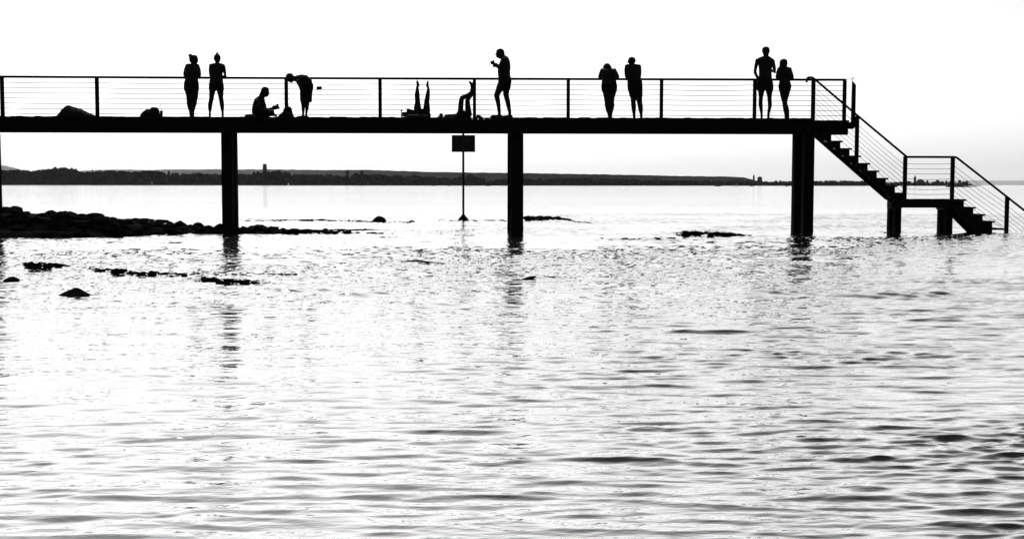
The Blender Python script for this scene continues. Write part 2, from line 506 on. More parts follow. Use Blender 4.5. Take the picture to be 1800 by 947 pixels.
def sailboat(px, d, h_px, label, ms, w=1.0):
    c = at(px, 320, d); s = h_px / FPX * d
    e = empty('sailing_boat', (c.x, d, 0), label, 'sailing boat')
    x = c.x; L = s * 0.42 * w
    b = MB(); b.prism([(x - L, s * .02), (x - L * .85, -.1), (x + L * .6, -.1), (x + L, s * .05), (x + L * .2, s * .07), (x - L, s * .07)], d - L * .25, d + L * .25); b.build('hull', M_HULL, e)
    MB().tube([(x, d, 0), (x, d, s)], s * .012, 6).build('mast', M_HULL, e)
    b = MB(); b.prism([(x + s * .02, s * .1), (x + s * .02, s * .97), (x - L * .8, s * .1)], d - .03, d + .03); b.build('mainsail', ms, e)
    b = MB(); b.prism([(x + s * .04, s * .8), (x + s * .04, s * .1), (x + L * .75, s * .1)], d + .05, d + .1); b.build('jib', ms, e)
sailboat(507, 1180, 5.6, 'tiny white-sailed boat before the dark shore right of the first pile', M_SAIL, 0.8)
sailboat(1295, 1300, 8, 'grey-sailed boat before the ridge left of the third pile', M_SAILG)
sailboat(267, 1350, 9.5, 'dim grey-sailed boat before the shore left of the first pile', M_SAILG, 0.9)
def motorboat(px, d, w, label):
    c = at(px, 320, d); L = w / FPX * d / 2; x = c.x
    e = empty('motor_boat', (c.x, d, 0), label, 'boat')
    b = MB(); b.prism([(x - L, .75), (x - L * .85, -.1), (x + L * .7, -.1), (x + L, .9), (x, .7)], d - 1, d + 1); b.build('hull', M_HULL, e)
    b = MB(); b.prism([(x - L * .35, .702), (x - L * .3, 1.5), (x + L * .1, 1.5), (x + L * .3, .702)], d - .7, d + .7); b.build('cabin', M_HULL, e)
motorboat(1262, 950, 11, 'low dark boat on the water below the ridge, right of the middle')
motorboat(1321, 1000, 5, 'tiny dark boat below the slim church spire')
motorboat(1383, 1000, 5, 'tiny dark boat just left of the third pile')
motorboat(762, 950, 6, 'tiny dark boat left of the sign pole, farther from it')
motorboat(791, 950, 5, 'tiny dark boat left of the sign pole, nearer to it')
motorboat(858, 950, 8, 'tiny dark boat between the sign pole and the middle pile')

# ================================================================== STONES
ROCKS = []
for k in range(9):
    bm = bmesh.new()
    bmesh.ops.create_icosphere(bm, subdivisions=2, radius=1)
    for v in bm.verts:
        n1 = noise.noise(v.co * 1.1 + Vector((k * 7.3, 0, 0)))
        n2 = noise.noise(v.co * 2.6 + Vector((0, k * 5.1, 0)))
        v.co *= 1 + 0.38 * n1 + 0.16 * n2
    # chop facets
    for _ in range(5):
        nn = Vector((random.uniform(-1, 1), random.uniform(-1, 1), random.uniform(-.3, 1))).normalized()
        for v in bm.verts:
            dd_ = v.co.dot(nn)
            if dd_ > 0.78: v.co -= nn * (dd_ - 0.78)
    me = bpy.data.meshes.new('stone'); bm.to_mesh(me); bm.free()
    me.materials.append(M_STONE)
    ROCKS.append(me)

def stone(name, loc, sx, sy, sz, seed, parent=None, **kw):
    o = bpy.data.objects.new(name, ROCKS[seed % len(ROCKS)])
    C.objects.link(o)
    if parent is not None:
        o.parent = parent; o.location = Vector(loc) - Vector(parent.location)
    else: o.location = loc
    o.scale = (sx, sy, sz)
    o.rotation_euler = (random.uniform(-.2, .2), random.uniform(-.2, .2), random.uniform(0, 6.28) if abs(sx - sy) < 0.3 * sx else random.uniform(-.3, .3))
    if kw: tag(o, **kw)
    return o

# the stony spit on the left: heightfield
TOPL = [(-60, 366), (0, 370.5), (30, 371.5), (60, 373.5), (100, 377), (150, 381.5), (200, 386), (250, 391), (300, 395), (340, 398), (375, 401),
        (395, 401.5), (440, 402.5), (490, 404), (560, 406.5), (640, 409), (700, 410.5)]
BOTL = [(-60, 418.5), (180, 418.0), (230, 416), (270, 413.5), (330, 411), (480, 412), (560, 411.5), (640, 411.2), (700, 411)]
def build_spit():
    b = MB(); rg = []
    px = -60
    yr = 31.0
    while px <= 700:
        c = at(px, profile_eval(TOPL, px), yr)
        f = on_water(px, profile_eval(BOTL, px))
        ring_ = []
        N = 18
        yb = yr + 2.6 if px < 380 else yr + 1.2
        for i in range(N + 1):
            t = i / N
            if t < 0.6:
                s = t / 0.6
                y = f.y + (yr - f.y) * s
                z = max(c.z, 0.0) * (s ** 0.65)
            else:
                s = (t - 0.6) / 0.4
                y = yr + (yb - yr) * s
                z = max(c.z, 0.0) * (1 - s)
            x = c.x * y / yr
            z += 0.05 * noise.noise((x * 3, y * 3, 0)) * (1 if 0 < i < N else 0) - (0.25 if i in (0, N) else 0.0)
            ring_.append((x, y - (0.12 if i == 0 else 0), z))
        ring_ += [(ring_[-1][0], ring_[-1][1], -0.8), (ring_[0][0], ring_[0][1], -0.8)]
        rg.append(ring_)
        px += 7
    b.rings(rg)
    tag(b.build('stony_spit', M_STONE, smooth=False), kind='structure')
build_spit()

rs = random.Random(11)
G = 'black stones heaped on the spit at the left'
for i in range(230):
    px = rs.uniform(-20, 640)
    if px > 400 and rs.random() < 0.3: continue
    t = rs.random()
    yr = 31.0
    f = on_water(px, profile_eval(BOTL, px)).y
    y = f + (yr - f) * t ** 0.7 if px < 480 else rs.uniform(f, yr)
    zc = max(at(px, profile_eval(TOPL, px), yr).z, 0.0)
    z = zc * (max(y - f, 0) / (yr - f)) ** 0.65
    s = rs.uniform(0.06, 0.17) * (1.15 if px < 200 else (0.9 if px < 480 else 0.6))
    stone('stone', (at(px, 400, y).x, y, z + s * 0.05), s * rs.uniform(1, 1.6), s, s * rs.uniform(.5, .8), i,
          label='black silhouetted stone in the heap of the spit below the pier', cat='stone', group=G)
def single(px, py_top, py_bot, w_px, Y, seed, label, cat='boulder', name='boulder'):
    c0 = at(px, py_bot, Y); c1 = at(px, py_top, Y)
    h = c1.z - c0.z
    s = w_px / 2 / FPX * Y
    return stone(name, (c0.x, Y, c0.z + h * 0.30), s * 1.2, s * 0.9, h * 0.95, seed, label=label, cat=cat)
single(459, 395.5, 413, 46, 30.2, 3, 'biggest rounded boulder of the spit, right of the first pile')
single(428, 398.5, 411, 20, 30.3, 1, 'small rounded boulder touching the right side of the first pile')
single(385, 396.5, 411, 22, 30.2, 5, 'round boulder touching the left side of the first pile')
single(348, 393, 412, 26, 30.2, 2, 'rounded boulder a step left of the first pile')
single(315, 392.5, 412, 34, 30.1, 6, 'broad low boulder on the spit, second to the left of the first pile')
single(472, 405, 414, 16, 29.4, 4, 'small stone in front of the biggest boulder')
single(667, 380.5, 392, 27, 38.5, 7, 'lone blocky boulder in the shallows between first pile and sign pole')
single(724, 388, 392, 12, 38.8, 0, 'small low rock right of the lone blocky boulder', 'rock', 'rock')
c_ = on_water(132, 519)
b = MB(); rg = []
for f_, w_, h_ in ((0, .19, -.05), (0, .17, .0), (.0, .10, .036), (.01, .045, .066), (.012, .014, .080)):
    rg.append([(c_.x + f_ + math.cos(2 * math.pi * j / 9) * w_ * rs.uniform(.9, 1.12), c_.y + math.sin(2 * math.pi * j / 9) * w_ * .6, h_ + rs.uniform(-.004, .004)) for j in range(9)])
b.rings(rg); b.box(c_.x + .12, c_.x + .24, c_.y - .02, c_.y + .05, -.05, .004)
tag(b.build('rock', M_STONE, origin=(c_.x, c_.y, 0)), 'pointed triangular rock breaking the water in the left foreground', 'rock')
single(17, 488.5, 497, 26, 15.0, 2, 'small flat rock at the left edge of the foreground water', 'rock', 'rock')
single(520, 404, 413, 40, 29.8, 1, 'flat low rock at the tip of the spit', 'rock', 'rock')

# driftwood
p = at(160, 376.5, 31.2); q = at(174, 383, 31.0)
MB().tube([p, p.lerp(q, .5) + Vector((0, 0, .012)), q - Vector((0, 0, .05))], [.035, .04, .045], 7).build('driftwood', M_WOOD)
tag(bpy.context.scene.objects['driftwood'], 'short driftwood stick poking up from the stones of the spit', 'driftwood')

def reef(name, prof, Y, dy, label, n, s0, seed):
    """a low bank of cobbles breaking the surface; prof: list of (px, py_top, py_bot)"""
    r2 = random.Random(seed)
    c = on_water(prof[len(prof) // 2][0], prof[len(prof) // 2][2])
    e = empty(name, (c.x, c.y, 0), label, 'rocks')
    top = [(p_, a_) for p_, a_, b_ in prof]; bot = [(p_, b_) for p_, a_, b_ in prof]
    n = int(n * 1.5); dy *= 1.7; s0 *= .8
    for i in range(n):
        px = prof[0][0] + (prof[-1][0] - prof[0][0]) * (i + r2.random() * 3 - 1) / n
        yt, yb = profile_eval(top, px), profile_eval(bot, px)
        g = on_water(px, yb)
        y = g.y + r2.random() * dy
        z1 = at(px, yt, y).z
        s = s0 * r2.choice((.5, .7, .9, 1.1, 1.5)) * r2.uniform(.85, 1.15)
        t = r2.random() ** 0.6
        zz = max(z1 * t - s * .5, -0.45 * s)
        stone('stone', (at(px, yb, y).x, y, zz), s * r2.uniform(1.1, 1.9), s, s * .62, i, parent=e)
reef('stone_reef', [(42, 461, 468), (55, 460, 474), (80, 461, 476), (105, 462, 471), (118, 466, 469)], 0, .35, 'short bank of rough cobbles breaking the water near the left edge', 34, .042, 1)
reef('stone_reef', [(145, 470, 472), (180, 473, 479), (210, 472, 484), (250, 474, 487), (300, 479, 487), (360, 481, 484), (430, 481, 484), (525, 481, 483)], 0, .35, 'longest bank of rough cobbles trailing right from the left foreground', 90, .042, 2)
reef('stone_reef', [(350, 493, 496), (358, 486, 497), (390, 489, 500), (430, 491, 500), (455, 496, 499)], 0, .3, 'bank of rough cobbles in front of the first pile reflection', 44, .038, 3)
reef('stone_reef', [(1180, 410, 413), (1205, 405.5, 416), (1235, 406.5, 417), (1275, 408, 416), (1320, 412, 415)], 0, .8, 'low dark reef awash between the middle and third piles', 110, .055, 4)
reef('stone_reef', [(490, 404, 412), (520, 403, 412), (560, 403, 411), (590, 406, 411.5), (640, 408, 411), (690, 410, 411.5)], 0, .9, 'thin line of cobbles running out from the tip of the spit', 70, .08, 5)
reef('stone_reef', [(420, 387.5, 389), (470, 386.5, 389), (540, 385.5, 389), (600, 387, 389.5), (690, 390, 392), (725, 390, 392)], 0, 1.3, 'long flat shoal line of stones behind the spit', 110, .09, 6)
reef('stone_reef', [(190, 386, 390), (225, 383, 389), (260, 384, 391), (300, 387, 394)], 0, 1.0, 'low stones behind the spit left of the first pile', 36, .11, 7)
reef('stone_reef', [(765, 387, 388.5), (830, 386.5, 389), (890, 386.5, 389)], 0, 1.0, 'flat stones awash around the foot of the sign pole', 30, .08, 8)
reef('stone_reef', [(921, 379, 388.5), (945, 379, 388.5), (975, 380, 386), (1000, 384, 388), (1010, 389, 391), (1040, 391, 392.5)], 0, .7, 'curved dark shoal running right from the middle pile', 130, .06, 9)

# floating branch and log
p = at(709, 462.3, 18.3); q = at(787, 468, 18.0)
b = MB(); b.tube([(p.x, 18.5, .015), (p.x + .18, 18.45, .03), ((p.x + q.x) / 2, 18.3, .02), (q.x, 18.15, .0)], [.008, .016, .015, .006], 7)
tag(b.build('floating_branch', M_WOOD), 'thin dark branch floating left of the middle pile reflection', 'branch')
b = MB(); c = on_water(945, 492)
b.tube([(c.x - .2, c.y, .0), (c.x - .08, c.y, .02), (c.x + .1, c.y, .025), (c.x + .42, c.y + .12, .012)], [.010, .03, .022, .008], 8)
tag(b.build('floating_log', M_WOOD), 'short dark log awash in front of the middle pile', 'log')

# ================================================================== PIER
x_end = X(1437)
pier = empty('pier', (X(700), D + WID / 2, 0), 'long black footbridge pier on paired piles with cable railing', 'pier')
def part(b, name, m, parent=pier, **k): return b.build(name, m, parent, **k)

XL = X(-75)
z_beam = Z(235.4)
# edge beams and centre joists
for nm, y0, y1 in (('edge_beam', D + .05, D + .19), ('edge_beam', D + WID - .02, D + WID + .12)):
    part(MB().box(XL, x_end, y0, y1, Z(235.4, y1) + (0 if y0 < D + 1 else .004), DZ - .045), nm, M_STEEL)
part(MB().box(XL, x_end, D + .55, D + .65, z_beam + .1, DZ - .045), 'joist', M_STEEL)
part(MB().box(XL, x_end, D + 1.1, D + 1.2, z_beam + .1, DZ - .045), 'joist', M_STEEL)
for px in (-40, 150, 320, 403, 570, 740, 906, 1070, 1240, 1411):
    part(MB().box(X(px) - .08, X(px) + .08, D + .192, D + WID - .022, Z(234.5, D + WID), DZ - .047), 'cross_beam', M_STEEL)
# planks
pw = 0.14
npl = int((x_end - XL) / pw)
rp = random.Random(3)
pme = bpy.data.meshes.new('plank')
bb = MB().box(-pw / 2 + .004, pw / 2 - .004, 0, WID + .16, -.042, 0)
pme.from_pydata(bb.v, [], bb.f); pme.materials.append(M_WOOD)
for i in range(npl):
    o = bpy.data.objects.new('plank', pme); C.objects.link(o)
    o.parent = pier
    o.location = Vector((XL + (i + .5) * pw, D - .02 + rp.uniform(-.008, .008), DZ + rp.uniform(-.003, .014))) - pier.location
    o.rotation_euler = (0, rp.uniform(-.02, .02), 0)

# main railing (far side)
YR = D + WID
RAILPX = [(-75, 133.6), (3, 134.3), (170, 135.6), (337, 136.8), (503, 137.7), (668, 138.3), (834, 138.8), (999, 139.2), (1163, 139.6), (1327, 139.9), (1430, 140.2), (1485, 140.3)]
rail_z = at(900, 139.0, YR).z
def railpt(px): 
    p_ = at(px, profile_eval(RAILPX, px), YR)
    return Vector((p_.x, YR, p_.z * 0.5 + rail_z * 0.5))
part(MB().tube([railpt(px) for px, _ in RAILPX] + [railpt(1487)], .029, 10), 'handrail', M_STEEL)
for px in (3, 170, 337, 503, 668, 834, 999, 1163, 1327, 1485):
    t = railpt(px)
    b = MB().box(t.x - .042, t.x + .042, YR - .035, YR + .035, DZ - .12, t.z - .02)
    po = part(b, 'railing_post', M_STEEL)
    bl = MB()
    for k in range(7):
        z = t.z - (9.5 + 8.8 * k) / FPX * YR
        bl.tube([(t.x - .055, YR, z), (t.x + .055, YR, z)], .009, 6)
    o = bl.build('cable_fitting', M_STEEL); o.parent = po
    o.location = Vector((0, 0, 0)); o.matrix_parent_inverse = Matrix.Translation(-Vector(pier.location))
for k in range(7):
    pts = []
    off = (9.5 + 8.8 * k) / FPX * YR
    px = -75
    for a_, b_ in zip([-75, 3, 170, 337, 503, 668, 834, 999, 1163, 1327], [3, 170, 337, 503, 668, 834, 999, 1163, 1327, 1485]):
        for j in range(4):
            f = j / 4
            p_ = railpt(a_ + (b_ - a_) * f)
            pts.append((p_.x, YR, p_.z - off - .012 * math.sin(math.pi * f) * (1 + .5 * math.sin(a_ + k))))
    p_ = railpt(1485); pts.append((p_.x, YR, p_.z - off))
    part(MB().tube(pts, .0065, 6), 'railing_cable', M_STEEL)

# pile pairs
def pile(x0, x1, Y, depth, ztop, parent=pier):
    a, c = (X(x0, Y + depth), X(x1, Y)) if x0 > 842 else (X(x0, Y), X(x1, Y + depth))
    b = MB(); cx = (a + c) / 2; hw = (c - a) / 2; rings_ = []
    for z, k in ((-1.15, 1.06), (0.0, 1.04), (0.25, 1.01), (ztop, 1.0)):
        ch = 0.12
        pr = [(-1, -1 + ch), (-1 + ch, -1), (1 - ch, -1), (1, -1 + ch), (1, 1 - ch), (1 - ch, 1), (-1 + ch, 1), (-1, 1 - ch)]
        rings_.append([(cx + u * hw * k, Y + depth / 2 + v * depth / 2, z) for u, v in pr])
    b.rings(rings_)
    return b.build('pile', M_PILE, parent)
zt = z_beam + .12
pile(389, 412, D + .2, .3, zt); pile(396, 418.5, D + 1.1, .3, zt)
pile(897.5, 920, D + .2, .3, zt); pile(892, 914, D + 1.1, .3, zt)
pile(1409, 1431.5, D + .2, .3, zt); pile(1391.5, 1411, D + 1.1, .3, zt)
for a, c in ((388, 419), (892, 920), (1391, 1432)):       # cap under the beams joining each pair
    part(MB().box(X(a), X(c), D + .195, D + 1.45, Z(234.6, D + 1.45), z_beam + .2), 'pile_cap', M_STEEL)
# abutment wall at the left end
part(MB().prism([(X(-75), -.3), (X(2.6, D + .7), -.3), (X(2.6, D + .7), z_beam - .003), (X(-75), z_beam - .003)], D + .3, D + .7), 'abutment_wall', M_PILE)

# extension beyond the stair head, set back from the near edge
YE = D + .82
ze0 = at(1470, 226.4, YE).z; ze1 = at(1470, 237, YE).z
xe = at(1501.8, 226, YE).x
part(MB().box(x_end + .003, xe, YE, YE + .14, ze0, DZ - .045), 'end_beam', M_STEEL)
part(MB().box(x_end + .003, at(1491, 230, YE).x, YE + .004, YE + .136, ze1, ze0 - .002), 'end_beam', M_STEEL)
part(MB().box(x_end + .003, xe - .02, YR - .02, YR + .12, ze0, DZ - .045), 'end_beam', M_STEEL)
pm2 = bpy.data.meshes.new('plank')
bb = MB().box(-pw / 2 + .004, pw / 2 - .004, 0, YR + .14 - YE, -.042, 0)
pm2.from_pydata(bb.v, [], bb.f); pm2.materials.append(M_WOOD)
k = 0
while x_end + .004 + (k + 1) * pw < xe:
    o = bpy.data.objects.new('plank', pm2); C.objects.link(o); o.parent = pier
    o.location = Vector((x_end + .006 + (k + .5) * pw, YE - .01, DZ + rp.uniform(-.002, .003))) - pier.location
    k += 1
# gate post at the very end with slanted top, and its thin rod and wire
yg = YE + .05
b = MB(); a = at(1497.6, 143.5, yg); c = at(1503.8, 149.8, yg)
b.prism([(a.x, ze0 + .03), (c.x, ze0 + .03), (c.x, c.z), (a.x + .012, a.z)], yg - .05 + .003, yg + .05)
part(b, 'gate_post', M_STEEL)
r0 = at(1497.8, 146, yg); r1 = at(1498, 139.5, yg); r2_ = at(1500.6, 136.6, yg)
part(MB().tube([r0, r1, r2_], [.006, .008, .016], 6), 'gate_latch', M_STEEL)
p0_ = railpt(1487)
part(MB().tube([p0_, r1.lerp(p0_, .4) + Vector((0, 0, .012)), r1], .006, 6), 'chain', M_STEEL)

# ------------------------------------------------------------------ staircase
stair = empty('staircase', (X(1560), D + .4, 0), 'two-flight staircase with landing stepping down from the pier end into the lake', 'staircase')
def spart(b, name, m, **k): return b.build(name, m, stair, **k)
Y0, Y1 = D + .02, D + .72
def P(px, py, Y=None):
    q_ = at(px, py, Y if Y else Y0); return (q_.x, q_.z)

# upper flight
T = [(1433.5 + 16.0 * k, 208.2 + 13.05 * k) for k in range(1, 11)]   # nosing tips
T = [(px, py) for px, py in T if py < 340]
def flight(tips, left, bottom_line, end_low, yst):
    """sawtooth stringers, treads, risers"""
    for (ya, yb) in ((Y0, Y0 + .05), (Y1 - .05, Y1)):
        poly = [P(left[0], left[1])]
        for (px, py) in tips:
            rx = px - 4.2
            poly.append(P(rx - 15.9 + 0, py + 0.8)) if False else None
        pts = []
        prevy = left[1]
        for i, (px, py) in enumerate(tips):
            rx_prev = (tips[i - 1][0] - 4.2) if i else left[0]
            pts.append(P(rx_prev, py + 2.6)); pts.append(P(px - 4.2, py + 2.6))
        poly = pts + [P(*q_) for q_ in end_low] + [P(*q_) for q_ in bottom_line]
        spart(MB().prism(poly, ya, yb), 'stringer', M_STEEL)
    for i, (px, py) in enumerate(tips):
        x0_ = (tips[i - 1][0] - 4.6) if i else left[0]
        a_, c_ = P(x0_, py), P(px, py + 3.0)
        spart(MB().box(a_[0], c_[0], Y0 - .01, Y1 + .01, c_[1], a_[1]), 'tread', M_WOOD)
        nxt = py + 13.05
        a2, c2 = P(px - 6.2, py + 3.05), P(px - 4.4, nxt - .2)
        spart(MB().box(a2[0], c2[0], Y0 + .052, Y1 - .052, c2[1], a2[1]), 'riser', M_STEEL)
flight(T, (1434, 208), [(1586, 357.5), (1572, 351), (1434.5, 231)], [(T[-1][0] - 4.2, 340), (1592, 340)], None)
# landing
lz1 = P(1600, 350.3)[1]; lz0 = P(1600, 365.2)[1]
xa, xb = P(1584.5, 350)[0], P(1694, 350)[0]
for (ya, yb) in ((Y0 + .003, Y0 + .083), (Y1 - .083, Y1 - .003)):
    spart(MB().box(xa, xb - .25, ya, yb, lz0, lz1 - .042), 'landing_beam', M_STEEL)
nl = 12
lx0, lx1 = P(1583.5, 350)[0], P(1698.8, 352)[0]
for k in range(nl):
    w_ = (lx1 - lx0) / nl
    spart(MB().box(lx0 + k * w_ + .003, lx0 + (k + 1) * w_ - .003, Y0 - .012, Y1 + .012, lz1 - .04, lz1 + rp.uniform(-.002, .006)), 'landing_plank', M_WOOD)
# step block up to the last tread of the upper flight
c_ = P(1592, 338.6)
spart(MB().box(P(1572, 338)[0], c_[0], Y0 - .008, Y1 + .008, c_[1] - .04, c_[1]), 'tread', M_WOOD)
spart(MB().box(P(1572, 338)[0], c_[0] - .05, Y0 + .02, Y1 - .02, lz1 + .008, c_[1] - .043), 'riser', M_STEEL)
# lower flight
T2_ = [(1715.2, 363.9), (1731.7, 376.3), (1748.4, 388.6), (1766, 401.2)]
for (ya, yb) in ((Y0, Y0 + .05), (Y1 - .05, Y1)):
    poly = []
    pv = 1694.5
    for (px, py) in T2_[:3]:
        poly += [P(pv, py + 2.6), P(px - 4.2, py + 2.6)]
        pv = px - 4.2
    poly += [P(pv, 413), P(1722, 413), P(1678, 369), P(1678, 352.5), P(1694.5, 352.5)]
    spart(MB().prism(poly, ya, yb), 'stringer', M_STEEL)
pv = 1694.5
for i, (px, py) in enumerate(T2_):
    a_, c_ = P(pv - .4, py), P(px, py + 3.0)
    spart(MB().box(a_[0], c_[0], Y0 - .01, Y1 + .01, c_[1], a_[1]), 'tread', M_WOOD)
    a2, c2 = P(pv - 2, py - 9.5), P(pv - .2, py - .1)
    spart(MB().box(a2[0], c2[0], Y0 + .052, Y1 - .052, c2[1], a2[1]), 'riser', M_STEEL)
    pv = px - 4.2
# short piles of the landing
def spile(x0, x1, Y, dp, ztop): return pile(x0, x1, Y, dp, ztop, stair)
spile(1570, 1586.5, Y0 + .05, .22, lz0); spile(1560.5, 1577, Y0 + .95, .22, lz0 - .03)
spile(1659.8, 1677, Y0 + .05, .22, lz0); spile(1648.8, 1668, Y0 + .95, .22, lz0 - .03)
spart(MB().box(X(1571), X(1585), Y0 + .09, Y0 + .26, lz0 + .002, lz0 + .13), 'bearing_block', M_STEEL)
spart(MB().box(X(1568.5, Y1), X(1582, Y1), Y1 - .2, Y1 + .35, lz0 - .025, lz1 - .05), 'bearing_block', M_STEEL)
spart(MB().box(X(1652, Y1 + .3), X(1672, Y1 + .3), Y1 + .0, Y1 + .5, lz0 - .06, lz0 + .06), 'bearing_block', M_STEEL)

# stair railing
YS = Y1 + .03
def S(px, py): q_ = at(px, py, YS); return Vector((q_.x, YS, q_.z))
spart(MB().tube([S(1418, 145.2), S(1418.4, 139), S(1420.6, 136.6), S(1427.6, 136.4), S(1432, 139.4), S(1507, 203.2), S(1592, 274.2), S(1595, 276), S(1680, 276.3), S(1683, 278), S(1800, 369.5), S(1850, 408.5)], .027, 10), 'handrail', M_STEEL)
posts = [(1430, 140, 212, .045), (1507, 203.5, 276, .043), (1591.5, 274, 352, .043), (1675, 276.5, 352, .043), (1770.5, 346, 408, .043)]
for (px, pa, pb, hw) in posts:
    a_, c_ = S(px, pa), S(px, pb)
    po = spart(MB().box(a_.x - hw, a_.x + hw, YS - .035, YS + .035, c_.z, a_.z - .01), 'railing_post', M_STEEL)
    bl = MB()
    for k in range(7):
        z = a_.z - (17 + 8.8 * k) / FPX * YS
        if z > c_.z + .03: bl.tube([(a_.x - .052, YS, z), (a_.x + .066, YS, z)], .012, 6)
    o = bl.build('cable_fitting', M_STEEL); o.parent = po
    o.matrix_parent_inverse = Matrix.Translation(-Vector(stair.location))
def scable(x0, y0, x1, y1, sag=0.0):
    a_, c_ = S(x0, y0), S(x1, y1)
    pts = [a_.lerp(c_, j / 6) - Vector((0, 0, sag * math.sin(math.pi * j / 6))) for j in range(7)]
    spart(MB().tube(pts, .0048, 6), 'stair_cable', M_STEEL)
for k in range(7):
    scable(1430, 152 + 8.8 * k, 1507, 219 + 8.8 * k, .01)
    scable(1507, 219 + 8.8 * k, 1591.5, 291 + 8.6 * k, .01)
    scable(1591.5, 288 + 8.8 * k, 1675, 288 + 8.8 * k, .018 if k > 2 else .006)
    scable(1675, 290 + 8.8 * k, 1770.5, 359 + min(8.8 * k, 47) , .02)
    if k < 6: scable(1770.5, 362 + 8 * k, 1850, 424 + 8 * k, .0)
a_ = S(1852, 400)
spart(MB().box(a_.x - .04, a_.x + .04, YS - .035, YS + .035, -.8, a_.z), 'railing_post', M_STEEL)

# ================================================================== WARNING SIGN ON ITS POLE
YP = 41.2
bp_ = at(814.5, 386, YP)
sg = empty('warning_sign', (bp_.x, YP, 0), 'rectangular board on a thin pole standing in the shallows beneath the pier', 'sign')
tp = at(814.5, 233, YP)
MB().tube([(bp_.x, YP, -.3), (bp_.x, YP, tp.z)], .036, 10).build('pole', M_STEEL, sg)
a_, c_ = at(794.3, 238, YP), at(835, 267.2, YP)
MB().box(a_.x, c_.x, YP - .062, YP - .04, c_.z, a_.z).build('board', M_SIGN, sg)
fr = MB(); t_ = .03
fr.box(a_.x - .004, c_.x + .004, YP - .075, YP - .035, a_.z - t_, a_.z + .004); fr.box(a_.x - .004, c_.x + .004, YP - .075, YP - .035, c_.z - .004, c_.z + t_)
fr.box(a_.x - .004, a_.x + t_, YP - .0745, YP - .0355, c_.z + t_, a_.z - t_); fr.box(c_.x - t_, c_.x + .004, YP - .0745, YP - .0355, c_.z + t_, a_.z - t_)
fr.build('frame', M_STEEL, sg)
M_PRINT = mat('sign_print', 0.014, 0.9, 0.6, 30, 0, 0.05)
b = MB(); wr_ = random.Random(2); W_ = c_.x - a_.x; H_ = a_.z - c_.z       # rows of unreadable dashes, little paler than the board
for k in range(5):
    zz = a_.z - H_ * (.2 + .15 * k); xx = a_.x + W_ * wr_.uniform(.1, .25)
    while xx < c_.x - W_ * .14:
        w_ = wr_.uniform(.012, .028); b.box(xx, xx + w_, YP - .0655, YP - .062, zz - .022, zz + wr_.uniform(.012, .024)); xx += w_ + wr_.choice((.01, .01, .03))
b.build('sign_lettering', M_PRINT, sg)
b = MB(); b.tube([(bp_.x, YP, -.2), (bp_.x, YP, .0), (bp_.x, YP, .07), (bp_.x, YP, .17)], [.27, .2, .12, .04], 12); b.build('concrete_foot', M_STONE, sg)

